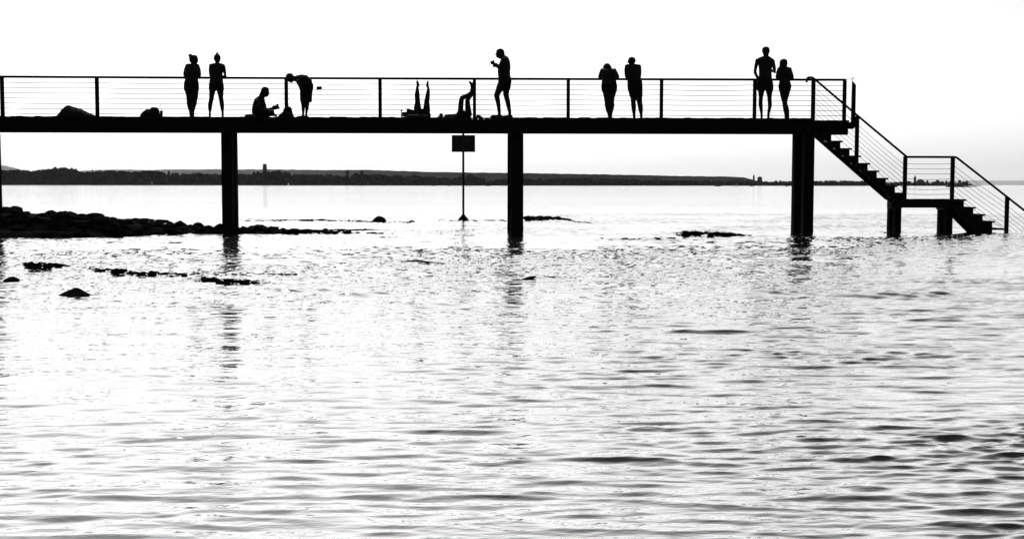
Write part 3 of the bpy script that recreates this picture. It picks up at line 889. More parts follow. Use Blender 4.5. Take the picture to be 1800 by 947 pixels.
# ================================================================== PEOPLE
class Fig:
    """one body: lofted sections and tapered limbs, fused into one continuous skin.
    Coordinates are given in an enlarged crop of the photograph; dy is metres away from the camera."""
    def __init__(s, sc, ox, oy, depth):
        s.sc, s.ox, s.oy, s.Y = sc, ox, oy, D + depth
        s.k = s.Y / FPX / sc
        s.b = MB()
    def p(s, x, y, dy=0.0):
        return at(s.ox + x / s.sc, s.oy + y / s.sc, s.Y + dy)
    def py_of_z(s, z, dy=0.0):
        lo, hi = -500.0, 3000.0
        for _ in range(40):
            m_ = (lo + hi) / 2
            if s.p(0, m_, dy).z > z: lo = m_
            else: hi = m_
        return lo
    def rows(s, rows, ratio=1.0, dy=0.0, n=16, b=None, depth=None):
        b = b or s.b; rg = []
        for r_ in rows:
            y, xl, xr = r_[:3]
            rt = r_[3] if len(r_) > 3 else ratio
            dd = dy + (r_[4] if len(r_) > 4 else 0)
            c = s.p((xl + xr) / 2, y, dd); hw = max((xr - xl) / 2 * s.k, .004)
            hd = hw * rt if depth is None else depth
            rg.append([(c.x + math.cos(2 * math.pi * j / n) * hw, c.y + math.sin(2 * math.pi * j / n) * hd, c.z) for j in range(n)])
        b.rings(rg); return s
    def tube(s, pts, b=None, ratio=1.0, n=12):
        """pts: (x, y, r, dy) in crop pixels"""
        b = b or s.b
        P_ = [s.p(q[0], q[1], q[3] if len(q) > 3 else 0) for q in pts]
        r_ = [q[2] * s.k for q in pts]
        # rounded ends
        d0 = (P_[0] - P_[1]).normalized(); d1 = (P_[-1] - P_[-2]).normalized()
        PP = [P_[0] + d0 * r_[0] * .85, P_[0] + d0 * r_[0] * .5] + P_ + [P_[-1] + d1 * r_[-1] * .5, P_[-1] + d1 * r_[-1] * .85]
        rr_ = [r_[0] * .4, r_[0] * .82] + r_ + [r_[-1] * .82, r_[-1] * .4]
        b.tube(PP, rr_, n, ratio); return s
    def ball(s, x, y, rx, ry, dy=0.0, rd=None, b=None):
        b = b or s.b; c = s.p(x, y, dy); rx *= s.k; ry *= s.k; rd = rx if rd is None else rd
        rg = []
        for i in range(1, 8):
            ph = -math.pi / 2 + math.pi * i / 8
            rg.append([(c.x + math.cos(2 * math.pi * j / 14) * math.cos(ph) * rx, c.y + math.sin(2 * math.pi * j / 14) * math.cos(ph) * rd, c.z + math.sin(ph) * ry) for j in range(14)])
        b.rings(rg); return s
    def hand(s, wrist, direction, side, curl=(0, 0, -1), b=None):
        """palm, four unequal fingers and a thumb; direction of the fingers, side = towards the thumb"""
        b = b or s.b
        w = Vector(wrist); d_ = Vector(direction).normalized(); sd_ = Vector(side); sd_ = (sd_ - d_ * sd_.dot(d_)).normalized(); cu = Vector(curl)
        b.tube([w - d_ * .02, w + d_ * .02, w + d_ * .06, w + d_ * .09], [.026, .034, .04, .034], 10, .55)
        for i, (o_, L) in enumerate(((.028, .068), (.010, .078), (-.010, .073), (-.028, .058))):
            p0 = w + d_ * .075 + sd_ * o_
            p1 = p0 + d_ * L * .5 + sd_ * o_ * .15 + cu * .006
            p2 = p1 + d_ * L * .4 + cu * L * .35
            b.tube([p0, p1, p2], [.0095, .009, .0078], 7)
        b.tube([w + d_ * .02 + sd_ * .02, w + d_ * .05 + sd_ * .048, w + d_ * .08 + sd_ * .055 + cu * .015], [.013, .0115, .009], 7)
    def foot(s, x, r, dy=0.0, toward=(0, 1, 0), L=.21):
        """ankle down to the deck and a foot pointing in 'toward'"""
        c = s.p(x, s.py_of_z(DZ + .07, dy), dy); t = Vector(toward).normalized()
        z = DZ + .014
        base = Vector((c.x, c.y, z + .03))
        s.b.tube([base - t * .065, base - t * .03, base + t * .05 - Vector((0, 0, .005)), base + t * (L - .07) - Vector((0, 0, .014)), base + t * (L - .03) - Vector((0, 0, .02))],
                 [.022, .036, .040, .036, .016], 10, .62)
        sd_ = Vector((t.y, -t.x, 0))
        for i in range(5):
            q_ = base + t * (L - .055 - .006 * i) + sd_ * (.028 - .014 * i) - Vector((0, 0, .018))
            s.b.tube([q_, q_ + t * .035], [.0105 if i == 0 else .008, .007], 6)
        s.b.tube([c + Vector((0, 0, .10)), c, base], [r * s.k, r * s.k, .034], 10)
    def face(s, x, y, r, dirx=0.0, diry=1.0, tilt=0.0):
        """nose, brow, chin and ears on a head centred at crop (x,y), radius r px; looks along (dirx,diry)"""
        c = s.p(x, y, 0); f = Vector((dirx, diry, tilt)).normalized(); sd_ = Vector((f.y, -f.x, 0)).normalized(); R_ = r * s.k
        u = Vector((0, 0, 1)) - f * f.z; u.normalize()
        s.b.tube([c + f * R_ * .90 + u * R_ * .18, c + f * R_ * 1.16 - u * R_ * .10, c + f * R_ * .95 - u * R_ * .22], [.009, .015, .010], 8)
        s.b.tube([c + f * R_ * .75 - u * R_ * .65 - sd_ * .02, c + f * R_ * .92 - u * R_ * .72, c + f * R_ * .75 - u * R_ * .65 + sd_ * .02], [.018, .02, .018], 8)
        s.b.tube([c + f * R_ * .93 - u * R_ * .42 - sd_ * .02, c + f * R_ * .99 - u * R_ * .42, c + f * R_ * .93 - u * R_ * .42 + sd_ * .02], [.006, .008, .006], 6)
        for k in (-1, 1):
            s.b.tube([c + sd_ * k * R_ * .95 + u * R_ * .1, c + sd_ * k * (R_ * 1.02 + .006) - u * R_ * .15], [.014, .010], 8, .6)
            s.b.tube([c + f * R_ * .88 + sd_ * k * R_ * .38 + u * R_ * .08, c + f * R_ * .90 + sd_ * k * R_ * .38 + u * R_ * .07], [.011, .011], 8)
    def build(s, label, clothes=(), hair=None, voxel=.011):
        me = bpy.data.meshes.new('person')
        me.from_pydata(s.b.v, [], s.b.f)
        bm = bmesh.new(); bm.from_mesh(me); bmesh.ops.recalc_face_normals(bm, faces=bm.faces); bm.to_mesh(me); bm.free()
        o = bpy.data.objects.new('person', me); C.objects.link(o)
        xs = [v[0] for v in s.b.v]; ys = [v[1] for v in s.b.v]
        org = Vector(((min(xs) + max(xs)) / 2, (min(ys) + max(ys)) / 2, DZ))
        me.transform(Matrix.Translation(-org)); o.location = org
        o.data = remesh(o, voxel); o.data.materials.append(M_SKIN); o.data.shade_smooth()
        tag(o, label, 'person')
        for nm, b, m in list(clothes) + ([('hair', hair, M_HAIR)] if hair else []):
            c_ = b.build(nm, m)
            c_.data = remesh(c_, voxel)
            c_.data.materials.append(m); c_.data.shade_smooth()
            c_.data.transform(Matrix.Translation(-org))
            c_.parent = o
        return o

def remesh(o, voxel):
    md = o.modifiers.new('fuse', 'REMESH'); md.mode = 'VOXEL'; md.voxel_size = voxel
    sm = o.modifiers.new('soften', 'SMOOTH'); sm.factor = .5; sm.iterations = 2
    dm = o.modifiers.new('fill', 'DISPLACE'); dm.strength = .008; dm.mid_level = 0
    dg = bpy.context.evaluated_depsgraph_get()
    me = bpy.data.meshes.new_from_object(o.evaluated_get(dg))
    me.materials.clear()
    o.modifiers.clear()
    old = o.data
    me.name = o.name
    return me

LEAN = 1.38
# A: woman with a bun, leaning on the rail
f = Fig(6.767, 300, 80, LEAN)
dk = f.py_of_z(DZ + .07)
f.rows([(124, 250, 296), (132, 238, 308), (150, 230, 318), (170, 228, 320), (188, 234, 318), (202, 244, 306), (212, 252, 300)], 1.1, dy=.02)
f.face(275, 165, 43)
f.rows([(200, 252, 302), (222, 250, 304)], .9)
f.rows([(222, 205, 320, .45), (238, 192, 326, .62), (270, 178, 334, .72), (310, 174, 338, .72), (345, 172, 334, .68), (385, 180, 322, .66), (420, 170, 323, .7), (460, 164, 328, .72), (510, 163, 330, .72), (535, 168, 327, .7)])
f.rows([(520, 165, 250, 1.05), (560, 178, 258, 1.05), (610, 190, 262, 1.0), (650, 193, 256, 1.0), (690, 195, 250, 1.05), (720, 200, 250, 1.05), (755, 210, 250, 1), (790, 222, 250, 1), (dk, 230, 252, 1)])
f.rows([(520, 245, 330, 1.05), (560, 246, 325, 1.05), (610, 250, 322, 1.0), (650, 256, 312, 1.0), (690, 266, 308, 1.05), (715, 264, 300, 1.05), (750, 252, 288, 1), (790, 250, 277, 1), (dk, 254, 276, 1)], dy=-.03)
f.foot(241, 10); f.foot(265, 10, -.03, (-.3, 1, 0))
f.tube([(200, 240, 20, 0), (180, 290, 19, .05), (168, 345, 17, .14), (172, 374, 16, .2), (215, 366, 14, .30), (250, 368, 11, .33)])
f.tube([(318, 242, 20, 0), (335, 290, 19, .05), (344, 345, 17, .14), (342, 374, 16, .2), (300, 366, 14, .30), (268, 368, 11, .33)])
f.hand(f.p(250, 368, .33), (.9, .3, 0), (0, .2, 1)); f.hand(f.p(268, 370, .33), (-.9, .4, 0), (0, .2, 1))
h = MB()
f.rows([(119, 252, 296), (128, 236, 310), (150, 225, 319), (172, 224, 322), (192, 230, 321), (206, 240, 314), (216, 248, 306)], 1.05, dy=-.015, b=h)
f.ball(234, 124, 21, 21, 0, .03, h); f.ball(250, 112 + 18, 16, 14, 0, .03, h)
cl = MB(); f.rows([(495, 161, 332, .76), (520, 162, 331, .76), (450, 163, 330, .74)][::1], b=cl) if False else f.rows([(430, 166, 327, .74), (470, 161, 331, .76), (510, 160, 333, .76), (540, 166, 330, .74)], b=cl)
f.build('woman with a side bun and legs crossed, leaning on the railing, leftmost standing', [('swimsuit', cl, M_CLOTH)], h)

# B: woman with topknot, legs apart
f = Fig(6.767, 300, 80, LEAN)
f.rows([(112, 536, 572), (124, 524, 584), (145, 517, 590), (168, 521, 587), (188, 530, 580), (202, 538, 572)], 1.1, dy=.02)
f.face(553, 155, 35)
f.rows([(196, 534, 576), (222, 532, 580)], .9)
f.rows([(217, 500, 606, .4), (226, 474, 630, .5), (245, 470, 640, .58), (280, 470, 636, .62), (320, 472, 619, .64), (350, 481, 611, .62), (385, 474, 615, .64), (430, 464, 620, .66), (475, 460, 625, .68), (515, 460, 628, .64), (530, 462, 626, .6)])
f.rows([(500, 461, 540, 1.05), (535, 461, 535, 1.05), (570, 462, 521, 1.05), (605, 462, 513, 1), (640, 460, 508, 1), (670, 454, 500, 1.05), (700, 448, 493, 1.1), (730, 447, 490, 1.1), (765, 452, 483, 1), (800, 457, 476, 1), (dk, 457, 476, 1)])
f.rows([(500, 546, 627, 1.05), (535, 549, 627, 1.05), (570, 560, 624, 1.05), (605, 570, 622, 1), (640, 576, 623, 1), (670, 582, 629, 1.05), (700, 587, 633, 1.1), (730, 592, 633, 1.1), (765, 600, 630, 1), (800, 608, 629, 1), (dk, 609, 629, 1)])
f.foot(466, 10, 0, (-.2, 1, 0)); f.foot(619, 10, 0, (.2, 1, 0))
f.tube([(478, 240, 19, 0), (472, 290, 17, .04), (473, 340, 16, .13), (480, 372, 15, .2), (520, 366, 13, .3), (540, 368, 11, .32)])
f.tube([(628, 248, 19, 0), (638, 290, 16, .04), (646, 335, 14, .13), (650, 368, 14, .2), (600, 372, 13, .3), (562, 370, 11, .32)])
f.hand(f.p(540, 368, .32), (.9, .3, 0), (0, .2, 1)); f.hand(f.p(562, 370, .32), (-.9, .4, 0), (0, .2, 1))
h = MB()
f.rows([(108, 538, 570), (122, 524, 584), (145, 515, 592), (168, 519, 589), (185, 528, 583), (196, 536, 576)], 1.05, dy=-.015, b=h)
f.tube([(553, 112, 17), (553, 98, 12), (554, 86, 5)], h)
cl = MB(); f.rows([(455, 460, 625, .7), (480, 457, 628, .71), (515, 457, 631, .68), (530, 460, 629, .64)], b=cl)
f.build('woman with a pointed topknot standing with legs apart at the railing', [('swimsuit', cl, M_CLOTH)], h)

# C: seated reader
f = Fig(8.612, 430, 110, .75)
f.rows([(382, 282, 336), (396, 268, 356), (415, 260, 366), (445, 252, 364), (475, 248, 360), (500, 256, 352), (518, 290, 342)], .85)
f.face(312, 448, 52, 1, 0, -.25)
f.tube([(285, 480, 34), (255, 530, 42), (225, 575, 55)])
f.rows([(520, 200, 285, .6), (545, 166, 290, .75), (575, 148, 298, .85), (620, 136, 308, .9), (670, 124, 322, .85), (720, 118, 334, .85), (770, 122, 345, .9), (805, 124, 350, .9), (f.py_of_z(DZ + .02), 135, 340, .8)])
bt = f.py_of_z(DZ + .06)
f.tube([(250, 755, 52, -.08), (340, 750, 46, -.16), (430, 756, 34, -.2), (420, 785, 26, -.12), (360, bt - 20, 22, 0.0), (330, bt - 12, 16, .05)])
f.tube([(250, 755, 52, .08), (340, 745, 46, .18), (425, 748, 34, .25), (430, 785, 26, .2), (450, bt - 14, 18, .08), (480, bt - 12, 13, .03)])
f.tube([(185, 590, 34, -.15), (215, 660, 28, -.2), (262, 715, 23, -.2), (340, 710, 18, -.14), (410, 700, 14, -.08)])
f.tube([(205, 590, 34, .15), (235, 660, 28, .2), (282, 715, 23, .2), (350, 712, 18, .14), (412, 700, 14, .08)])
f.hand(f.p(410, 700, -.08), (1, .3, .25), (0, 0, 1), (0, .6, .4)); f.hand(f.p(412, 700, .08), (1, -.3, .25), (0, 0, 1), (0, -.6, .4))
h = MB()
f.rows([(373, 286, 326), (386, 270, 350), (404, 258, 362), (430, 250, 345), (460, 240, 330), (492, 226, 300), (520, 212, 285), (545, 200, 268)], .92, b=h)
cl = MB()
f.rows([(555, 154, 296, .88), (620, 131, 313, .95), (670, 120, 326, .92), (720, 114, 338, .92), (770, 118, 348, .95), (bt, 122, 350, .9)], b=cl)
f.build('person sitting on the deck reading an open book, facing right', [('shirt', cl, M_CLOTH)], h)
# the book
cB = f.p(458, 676, 0); bk = empty('book', cB, 'open book held up by the seated reader', 'book')
def quadslab(a, b_, w, t): pass
for sgn, nm in ((-1, 'cover'), (1, 'cover')):
    b = MB()
    p1 = f.p(400, 700, 0); p2 = f.p(500, 632, 0); p3 = f.p(522, 682, 0.0)
    u_ = (p2 - p1); v_ = Vector((0, sgn * .13, 0)) + (f.p(470, 712) - p1) * .28 * (1 if sgn < 0 else .2)
    n_ = u_.cross(v_).normalized() * .008
    q0 = p1
    vs = [q0, q0 + u_, q0 + u_ + v_, q0 + v_]
    b.add([v + n_ for v in vs] + [v - n_ for v in vs], [(0, 1, 2, 3), (7, 6, 5, 4), (0, 4, 5, 1), (1, 5, 6, 2), (2, 6, 7, 3), (3, 7, 4, 0)])
    b.build(nm, M_CLOTH, bk)
b = MB()
pA, pB, pC, pD = f.p(410, 696), f.p(500, 630), f.p(524, 684), f.p(468, 716)
b.add([p_ + Vector((0, -.04, 0)) for p_ in (pA, pB, pC, pD)] + [p_ + Vector((0, .04, 0)) for p_ in (pA, pB, pC, pD)], [(0, 1, 2, 3), (7, 6, 5, 4), (0, 4, 5, 1), (1, 5, 6, 2), (2, 6, 7, 3), (3, 7, 4, 0)])
b.build('pages', M_PAPER, bk)
b = MB(); pA, pB, pC = f.p(505, 690), f.p(546, 677), f.p(512, 706)
b.add([pA - Vector((0, .03, 0)), pB, pC - Vector((0, .03, 0)), pA + Vector((0, .03, 0)), pC + Vector((0, .03, 0))], [(0, 1, 2), (3, 4, 1), (0, 3, 1), (2, 1, 4), (0, 2, 4, 3)])
b.build('loose_page', M_PAPER, bk)

# D: bending woman in a wrap
f = Fig(8.612, 430, 110, .95)
dkD = f.py_of_z(DZ + .07)
f.tube([(955, 350, 74), (945, 300, 76), (905, 262, 74), (850, 254, 68), (800, 250, 54), (765, 246, 38), (745, 244, 32)])
f.ball(695, 238, 56, 60, 0, .085)
f.tube([(700, 270, 26), (704, 296, 15)])
f.tube([(650, 262, 10), (640, 270, 8)])
f.rows([(330, 862, 1034, .7), (400, 852, 1028, .75), (470, 850, 1010, .75), (540, 852, 1000, .7)])
f.rows([(520, 852, 930, 1.1), (600, 856, 925, 1.1), (650, 862, 918, 1.1), (690, 866, 908, 1.15), (730, 869, 905, 1.1), (770, 872, 900, 1), (dkD, 872, 898, 1)], dy=-.04)
f.rows([(520, 905, 1000, 1.1), (600, 905, 976, 1.1), (650, 915, 971, 1.1), (690, 920, 966, 1.15), (730, 924, 955, 1.1), (770, 922, 946, 1), (dkD, 920, 945, 1)], dy=.04)
f.foot(886, 13, -.04, (-1, .1, 0)); f.foot(932, 12, .04, (-1, -.1, 0))
f.tube([(812, 290, 30, -.14), (842, 360, 22, -.17), (866, 430, 19, -.18), (872, 500, 15, -.14), (874, 530, 12, -.12)])
f.tube([(812, 290, 30, .14), (842, 360, 22, .17), (866, 430, 19, .18), (872, 500, 15, .14), (874, 530, 12, .12)])
f.hand(f.p(874, 530, -.12), (.05, .1, -1), (1, 0, 0), (0, .5, 0)); f.hand(f.p(874, 530, .12), (.05, -.1, -1), (1, 0, 0), (0, -.5, 0))
h = MB()
f.ball(683, 228, 58, 62, 0, .092, h); f.tube([(700, 200, 30), (708, 176, 13), (710, 166, 5)], h); f.tube([(660, 196, 26), (655, 176, 10)], h)
f.ball(718, 262, 30, 34, 0, .05, h); f.tube([(705, 280, 20), (704, 302, 8)], h)
cl = MB()
f.rows([(300, 868, 1010, .72), (330, 850, 1032, .78), (370, 843, 1038, .82), (440, 842, 1024, .82), (500, 842, 1018, .8), (560, 844, 1014, .8), (590, 846, 1016, .8), (604, 852, 984, .8)], b=cl)
f.build('woman in a knee-length wrap bending forward with head towards the railing post', [('wrap', cl, M_CLOTH)], h)

# E: lying, both legs straight up
f = Fig(9.47, 680, 120, .55)
btE = f.py_of_z(DZ + .02)
f.tube([(505, 318, 17), (508, 370, 25), (505, 430, 37), (506, 490, 38), (512, 545, 38), (512, 600, 44), (510, 660, 58), (520, 730, 62, .05)])
f.tube([(689, 322, 15), (690, 370, 22), (683, 430, 31), (676, 490, 35), (666, 545, 39), (664, 600, 43), (664, 660, 52), (655, 730, 62, .05)])
f.tube([(507, 320, 16), (522, 282, 21), (512, 245, 17), (503, 215, 9), (500, 203, 5)])
f.tube([(688, 322, 14), (672, 290, 19), (678, 250, 15), (683, 222, 9), (685, 208, 5)])
for t in range(5):
    f.tube([(508 - t * 3, 225 + t * 6, 5, -.01), (500 - t * 1, 205 + t * 5, 4, -.01)]); f.tube([(678 + t * 3, 228 + t * 6, 5, -.01), (684 + t, 210 + t * 5, 4, -.01)])
f.tube([(590, 762, 72, .06), (520, 764, 66, .12), (440, 766, 56, .2), (380, 766, 54, .3), (330, 772, 46, .38)])
f.ball(290, 770, 36, 36, .45, .07)
f.tube([(640, 760, 60, .06), (690, 780, 42, .02)])
f.tube([(360, 730, 26, .05), (345, 690, 18, 0), (400, 705, 17, -.04), (460, 730, 15, -.05)])
f.hand(f.p(450, 728, -.05), (.9, -.2, -.2), (0, 0, 1))
h = MB(); f.ball(284, 768, 38, 38, .45, .075, h)
cl = MB(); f.tube([(640, 752, 70, .05), (590, 752, 72, .06), (540, 752, 68, .1)], cl)
f.build('person lying on the deck with both legs straight up in the air', [('swimsuit', cl, M_CLOTH)], h)

# F: lying, feet up against the post
f = Fig(9.47, 680, 120, .9)
f.tube([(1225, 770, 55, 0), (1228, 700, 42), (1232, 620, 39), (1240, 540, 38), (1252, 495, 36), (1310, 470, 31), (1370, 440, 30), (1402, 405, 25), (1414, 370, 22), (1418, 320, 20), (1410, 275, 20), (1392, 240, 16), (1372, 226, 9)])
f.tube([(1355, 770, 60, .1), (1354, 700, 46, .12), (1346, 620, 40, .14), (1342, 545, 36, .16), (1350, 505, 34, .18), (1390, 470, 28, .2), (1425, 420, 24, .2), (1440, 360, 22, .2), (1448, 300, 20, .2), (1432, 250, 15, .2)])
for t in range(5):
    f.tube([(1388 + t * 2, 232 + t * 2, 6, .01 * t), (1362 + t * 6, 223 + t, 5, .01 * t)])
f.tube([(1290, 770, 62, .05), (1190, 790, 42, .1), (1120, 800, 34, .25), (1040, 800, 32, .35), (985, 800, 28, .4)])
f.tube([(1190, 740, 20, -.06), (1170, 780, 18, -.08), (1150, 800, 14, -.08)])
f.ball(906, 786, 29, 29, .42, .065)
f.tube([(985, 798, 24, .35), (1010, 790, 22, .25), (1030, 798, 16, .2)])
f.hand(f.p(1150, 800, -.08), (-.3, -.4, -.3), (0, 0, 1))
h = MB(); f.ball(903, 783, 31, 30, .42, .07, h)
cl = MB(); f.tube([(1330, 775, 62, .06), (1260, 775, 62, .04), (1210, 785, 50, .08)], cl)
f.build('person lying on the deck with bent knees and feet propped against the railing post', [('swimsuit', cl, M_CLOTH)], h)

# G: walking man, facing left
f = Fig(6.311, 840, 70, .4)
dkG = f.py_of_z(DZ + .06)
f.rows([(106, 232, 258), (114, 216, 276), (130, 207, 286), (150, 203, 290), (168, 208, 290), (182, 214, 282), (198, 222, 272), (210, 238, 262)], .82)
f.face(247, 155, 42, -1, 0, -.15)
f.tube([(270, 175, 24), (285, 205, 30)])
f.rows([(180, 275, 308, .8), (192, 266, 328, 1.2), (212, 262, 342, 1.55), (240, 250, 352, 1.6), (275, 236, 358, 1.45), (310, 226, 359, 1.3), (350, 222, 355, 1.2), (400, 228, 356, 1.15), (430, 234, 366, 1.2), (460, 236, 367, 1.2), (500, 226, 358, 1.15), (540, 222, 352, 1.1)])
f.rows([(500, 216, 310, 1.0), (540, 206, 290, 1.0), (572, 194, 268, 1.0), (600, 184, 246, 1.0), (622, 181, 238, 1.0), (650, 189, 240, 1.0), (690, 200, 246, 1.05), (730, 210, 249, 1.05), (770, 217, 250, 1), (800, 222, 252, 1), (dkG, 224, 254, 1)], dy=-.08)
f.rows([(500, 262, 360, 1.0), (540, 272, 352, 1.0), (575, 280, 346, 1.0), (605, 284, 340, 1.0), (640, 292, 345, 1.0), (680, 304, 355, 1.05), (720, 314, 360, 1.05), (760, 325, 363, 1), (795, 337, 367, 1), (dkG, 340, 368, 1)], dy=.1)
f.foot(240, 14, -.08, (-1, -.1, 0), .25); f.foot(355, 14, .1, (-1, .05, 0), .25)
f.tube([(292, 222, 27, -.2), (272, 262, 22, -.22), (248, 300, 19, -.22), (232, 306, 17, -.22), (208, 290, 14, -.2), (185, 270, 12, -.18)])
f.tube([(305, 222, 27, .2), (300, 270, 22, .23), (280, 312, 18, .23), (255, 300, 15, .2), (230, 290, 13, .12)])
wr = f.p(188, 272, -.18)
f.ball(164, 257, 21, 20, -.18, .035)
for t in range(4):
    f.tube([(160 + 3 * t, 242, 7, -.205 + .018 * t), (148 + 2 * t, 248, 7, -.205 + .018 * t), (147 + 2 * t, 262, 6.5, -.205 + .018 * t), (156 + 2 * t, 270, 6, -.205 + .018 * t)])
f.tube([(172, 255, 8, -.16), (175, 240, 6, -.15), (174, 231, 4, -.15)])
f.hand(f.p(228, 290, .12), (-.8, -.3, .1), (.2, 0, 1))
h = MB(); f.rows([(103, 236, 260), (110, 220, 276), (124, 212, 288), (140, 212, 293), (158, 226, 294), (172, 246, 292)], .86, dy=0, b=h)
cl = MB()
f.rows([(415, 228, 362, 1.18), (440, 231, 370, 1.22), (470, 228, 370, 1.22), (500, 218, 364, 1.15), (530, 206, 360, 1.1), (548, 201, 357, 1.05)], b=cl)
f.build('bald man in swim shorts walking left with one fist raised before his chest', [('swim_shorts', cl, M_CLOTH)], h)

# H: leaning, head bowed
f = Fig(7.283, 1030, 90, LEAN)
dkH = f.py_of_z(DZ + .07)
f.rows([(168, 250, 292), (178, 240, 304), (195, 232, 314), (212, 228, 318), (228, 235, 310)], 1.0, dy=.14)
f.face(272, 205, 45, 0, 1, -.6)
f.rows([(215, 232, 318, .6, .1), (232, 200, 352, .5, .06), (255, 190, 380, .6, .04), (290, 196, 386, .7, .03), (330, 198, 388, .72, .02), (362, 208, 380, .66, 0), (400, 204, 388, .66), (440, 202, 394, .68), (480, 204, 394, .68), (510, 208, 390, .66)])
f.rows([(495, 206, 300, 1.0), (540, 220, 305, 1.0), (600, 233, 306, 1.0), (650, 241, 304, 1.0), (690, 244, 308, 1.05), (730, 251, 312, 1.05), (770, 262, 312, 1), (810, 280, 312, 1), (dkH, 286, 312, 1)])
f.rows([(495, 295, 392, 1.0), (540, 296, 381, 1.0), (600, 297, 362, 1.0), (650, 300, 358, 1.0), (690, 304, 362, 1.05), (730, 304, 356, 1.05), (770, 304, 344, 1), (810, 306, 334, 1), (dkH, 306, 332, 1)], dy=-.02)
f.foot(299, 12); f.foot(319, 12, -.02, (.2, 1, 0))
f.tube([(208, 245, 22, .04), (188, 290, 19, .1), (176, 330, 18, .18), (178, 352, 17, .24), (225, 350, 14, .32), (260, 352, 11, .33)])
f.tube([(362, 248, 24, .04), (388, 290, 20, .1), (408, 330, 19, .18), (410, 350, 18, .24), (350, 350, 14, .32), (290, 352, 11, .33)])
f.hand(f.p(258, 352, .33), (.9, .3, 0), (0, .2, 1)); f.hand(f.p(292, 352, .33), (-.9, .3, 0), (0, .2, 1))
h = MB(); f.rows([(161, 256, 288), (172, 240, 302), (190, 226, 316), (208, 219, 324), (226, 224, 320)], .95, dy=.11, b=h)
cl = MB(); f.rows([(425, 200, 394, .72), (460, 198, 398, .73), (500, 203, 394, .72), (520, 209, 390, .7)], b=cl)
f.build('person leaning heavily on the railing with head bowed between raised shoulders', [('swimsuit', cl, M_CLOTH)], h)

# I: leaning, upright head
f = Fig(7.283, 1030, 90, LEAN)
f.rows([(84, 566, 606), (98, 550, 624), (118, 544, 632), (140, 545, 628), (158, 552, 618), (170, 560, 610)], 1.05, dy=.03)
f.face(588, 125, 43, -.4, 1, -.2)
f.rows([(158, 556, 616), (184, 556, 622)], .9)
f.rows([(170, 535, 655, .4), (184, 520, 682, .52), (210, 520, 692, .6), (250, 524, 694, .64), (300, 530, 692, .64), (345, 534, 698, .62), (380, 538, 712, .6), (430, 535, 718, .64), (480, 540, 719, .64), (530, 552, 719, .62), (560, 562, 718, .6)])
f.rows([(540, 555, 640, 1.05), (580, 568, 642, 1.0), (620, 576, 637, 1.0), (650, 578, 634, 1.0), (690, 581, 638, 1.05), (730, 586, 638, 1.05), (770, 592, 634, 1), (810, 601, 632, 1), (dkH, 603, 632, 1)])
f.rows([(540, 632, 719, 1.05), (580, 638, 718, 1.0), (620, 644, 716, 1.0), (650, 654, 717, 1.0), (690, 663, 723, 1.05), (730, 670, 727, 1.05), (770, 679, 725, 1), (810, 692, 721, 1), (dkH, 696, 722, 1)])
f.foot(617, 13, 0, (-.1, 1, 0)); f.foot(709, 13, 0, (.15, 1, 0))
f.tube([(525, 195, 25, 0), (515, 250, 21, .04), (517, 310, 19, .12), (532, 362, 17, .2), (570, 358, 14, .3), (600, 358, 11, .33)])
f.tube([(678, 198, 26, 0), (686, 250, 22, .04), (688, 300, 19, .12), (684, 350, 17, .22), (650, 356, 14, .3), (622, 358, 11, .33)])
f.hand(f.p(600, 358, .33), (.9, .3, 0), (0, .2, 1)); f.hand(f.p(622, 358, .33), (-.9, .3, 0), (0, .2, 1))
h = MB(); f.rows([(80, 568, 604), (92, 552, 622), (112, 542, 633), (135, 540, 632), (150, 546, 626)], 1.08, dy=-.01, b=h)
f.tube([(545, 140, 10), (536, 150, 5)], h)
cl = MB(); f.rows([(372, 535, 714, .64), (420, 532, 721, .68), (480, 536, 722, .68), (540, 552, 722, .66), (585, 562, 721, .62)], b=cl)
f.build('short-haired person in shorts leaning on the railing, looking down to the left', [('shorts', cl, M_CLOTH)], h)

# J: tall man
f = Fig(6.314, 1300, 70, LEAN)
dkJ = f.py_of_z(DZ + .07)
f.rows([(86, 276, 310), (96, 260, 324), (118, 255, 329), (142, 257, 327), (160, 264, 321), (174, 272, 314)], 1.1, dy=.02)
f.face(292, 128, 36)
f.rows([(160, 268, 318), (196, 266, 320)], .9)
f.rows([(188, 252, 330, .6), (202, 215, 352, .5), (218, 195, 372, .5), (245, 200, 370, .55), (285, 212, 362, .6), (330, 217, 355, .6), (380, 218, 354, .58), (430, 212, 357, .6), (475, 206, 364, .62), (520, 205, 368, .62), (545, 208, 368, .6)])
f.rows([(520, 204, 285, 1.0), (560, 206, 278, 1.0), (600, 213, 266, 1.0), (640, 216, 258, 1.0), (675, 215, 253, 1.05), (710, 213, 253, 1.1), (745, 218, 255, 1.05), (785, 227, 255, 1), (825, 234, 255, 1), (dkJ, 235, 255, 1)])
f.rows([(520, 284, 368, 1.0), (560, 290, 366, 1.0), (600, 303, 359, 1.0), (640, 311, 354, 1.0), (675, 314, 354, 1.05), (710, 317, 357, 1.1), (745, 318, 354, 1.05), (785, 314, 343, 1), (825, 309, 332, 1), (dkJ, 309, 330, 1)])
f.foot(245, 10, 0, (-.2, 1, 0)); f.foot(319, 10, 0, (.2, 1, 0))
f.tube([(198, 232, 21, 0), (186, 280, 17, -.02), (175, 330, 14, -.02), (172, 362, 14, 0), (188, 400, 13, .05), (206, 432, 11, .1)])
f.tube([(366, 236, 21, 0), (378, 280, 17, 0), (388, 330, 15, 0), (392, 360, 14, .02), (375, 350, 13, .12), (350, 340, 11, .2)])
f.hand(f.p(206, 434, .1), (.3, .3, -1), (0, 1, 0)); f.hand(f.p(352, 341, .2), (-.9, .4, 0), (0, .2, 1))
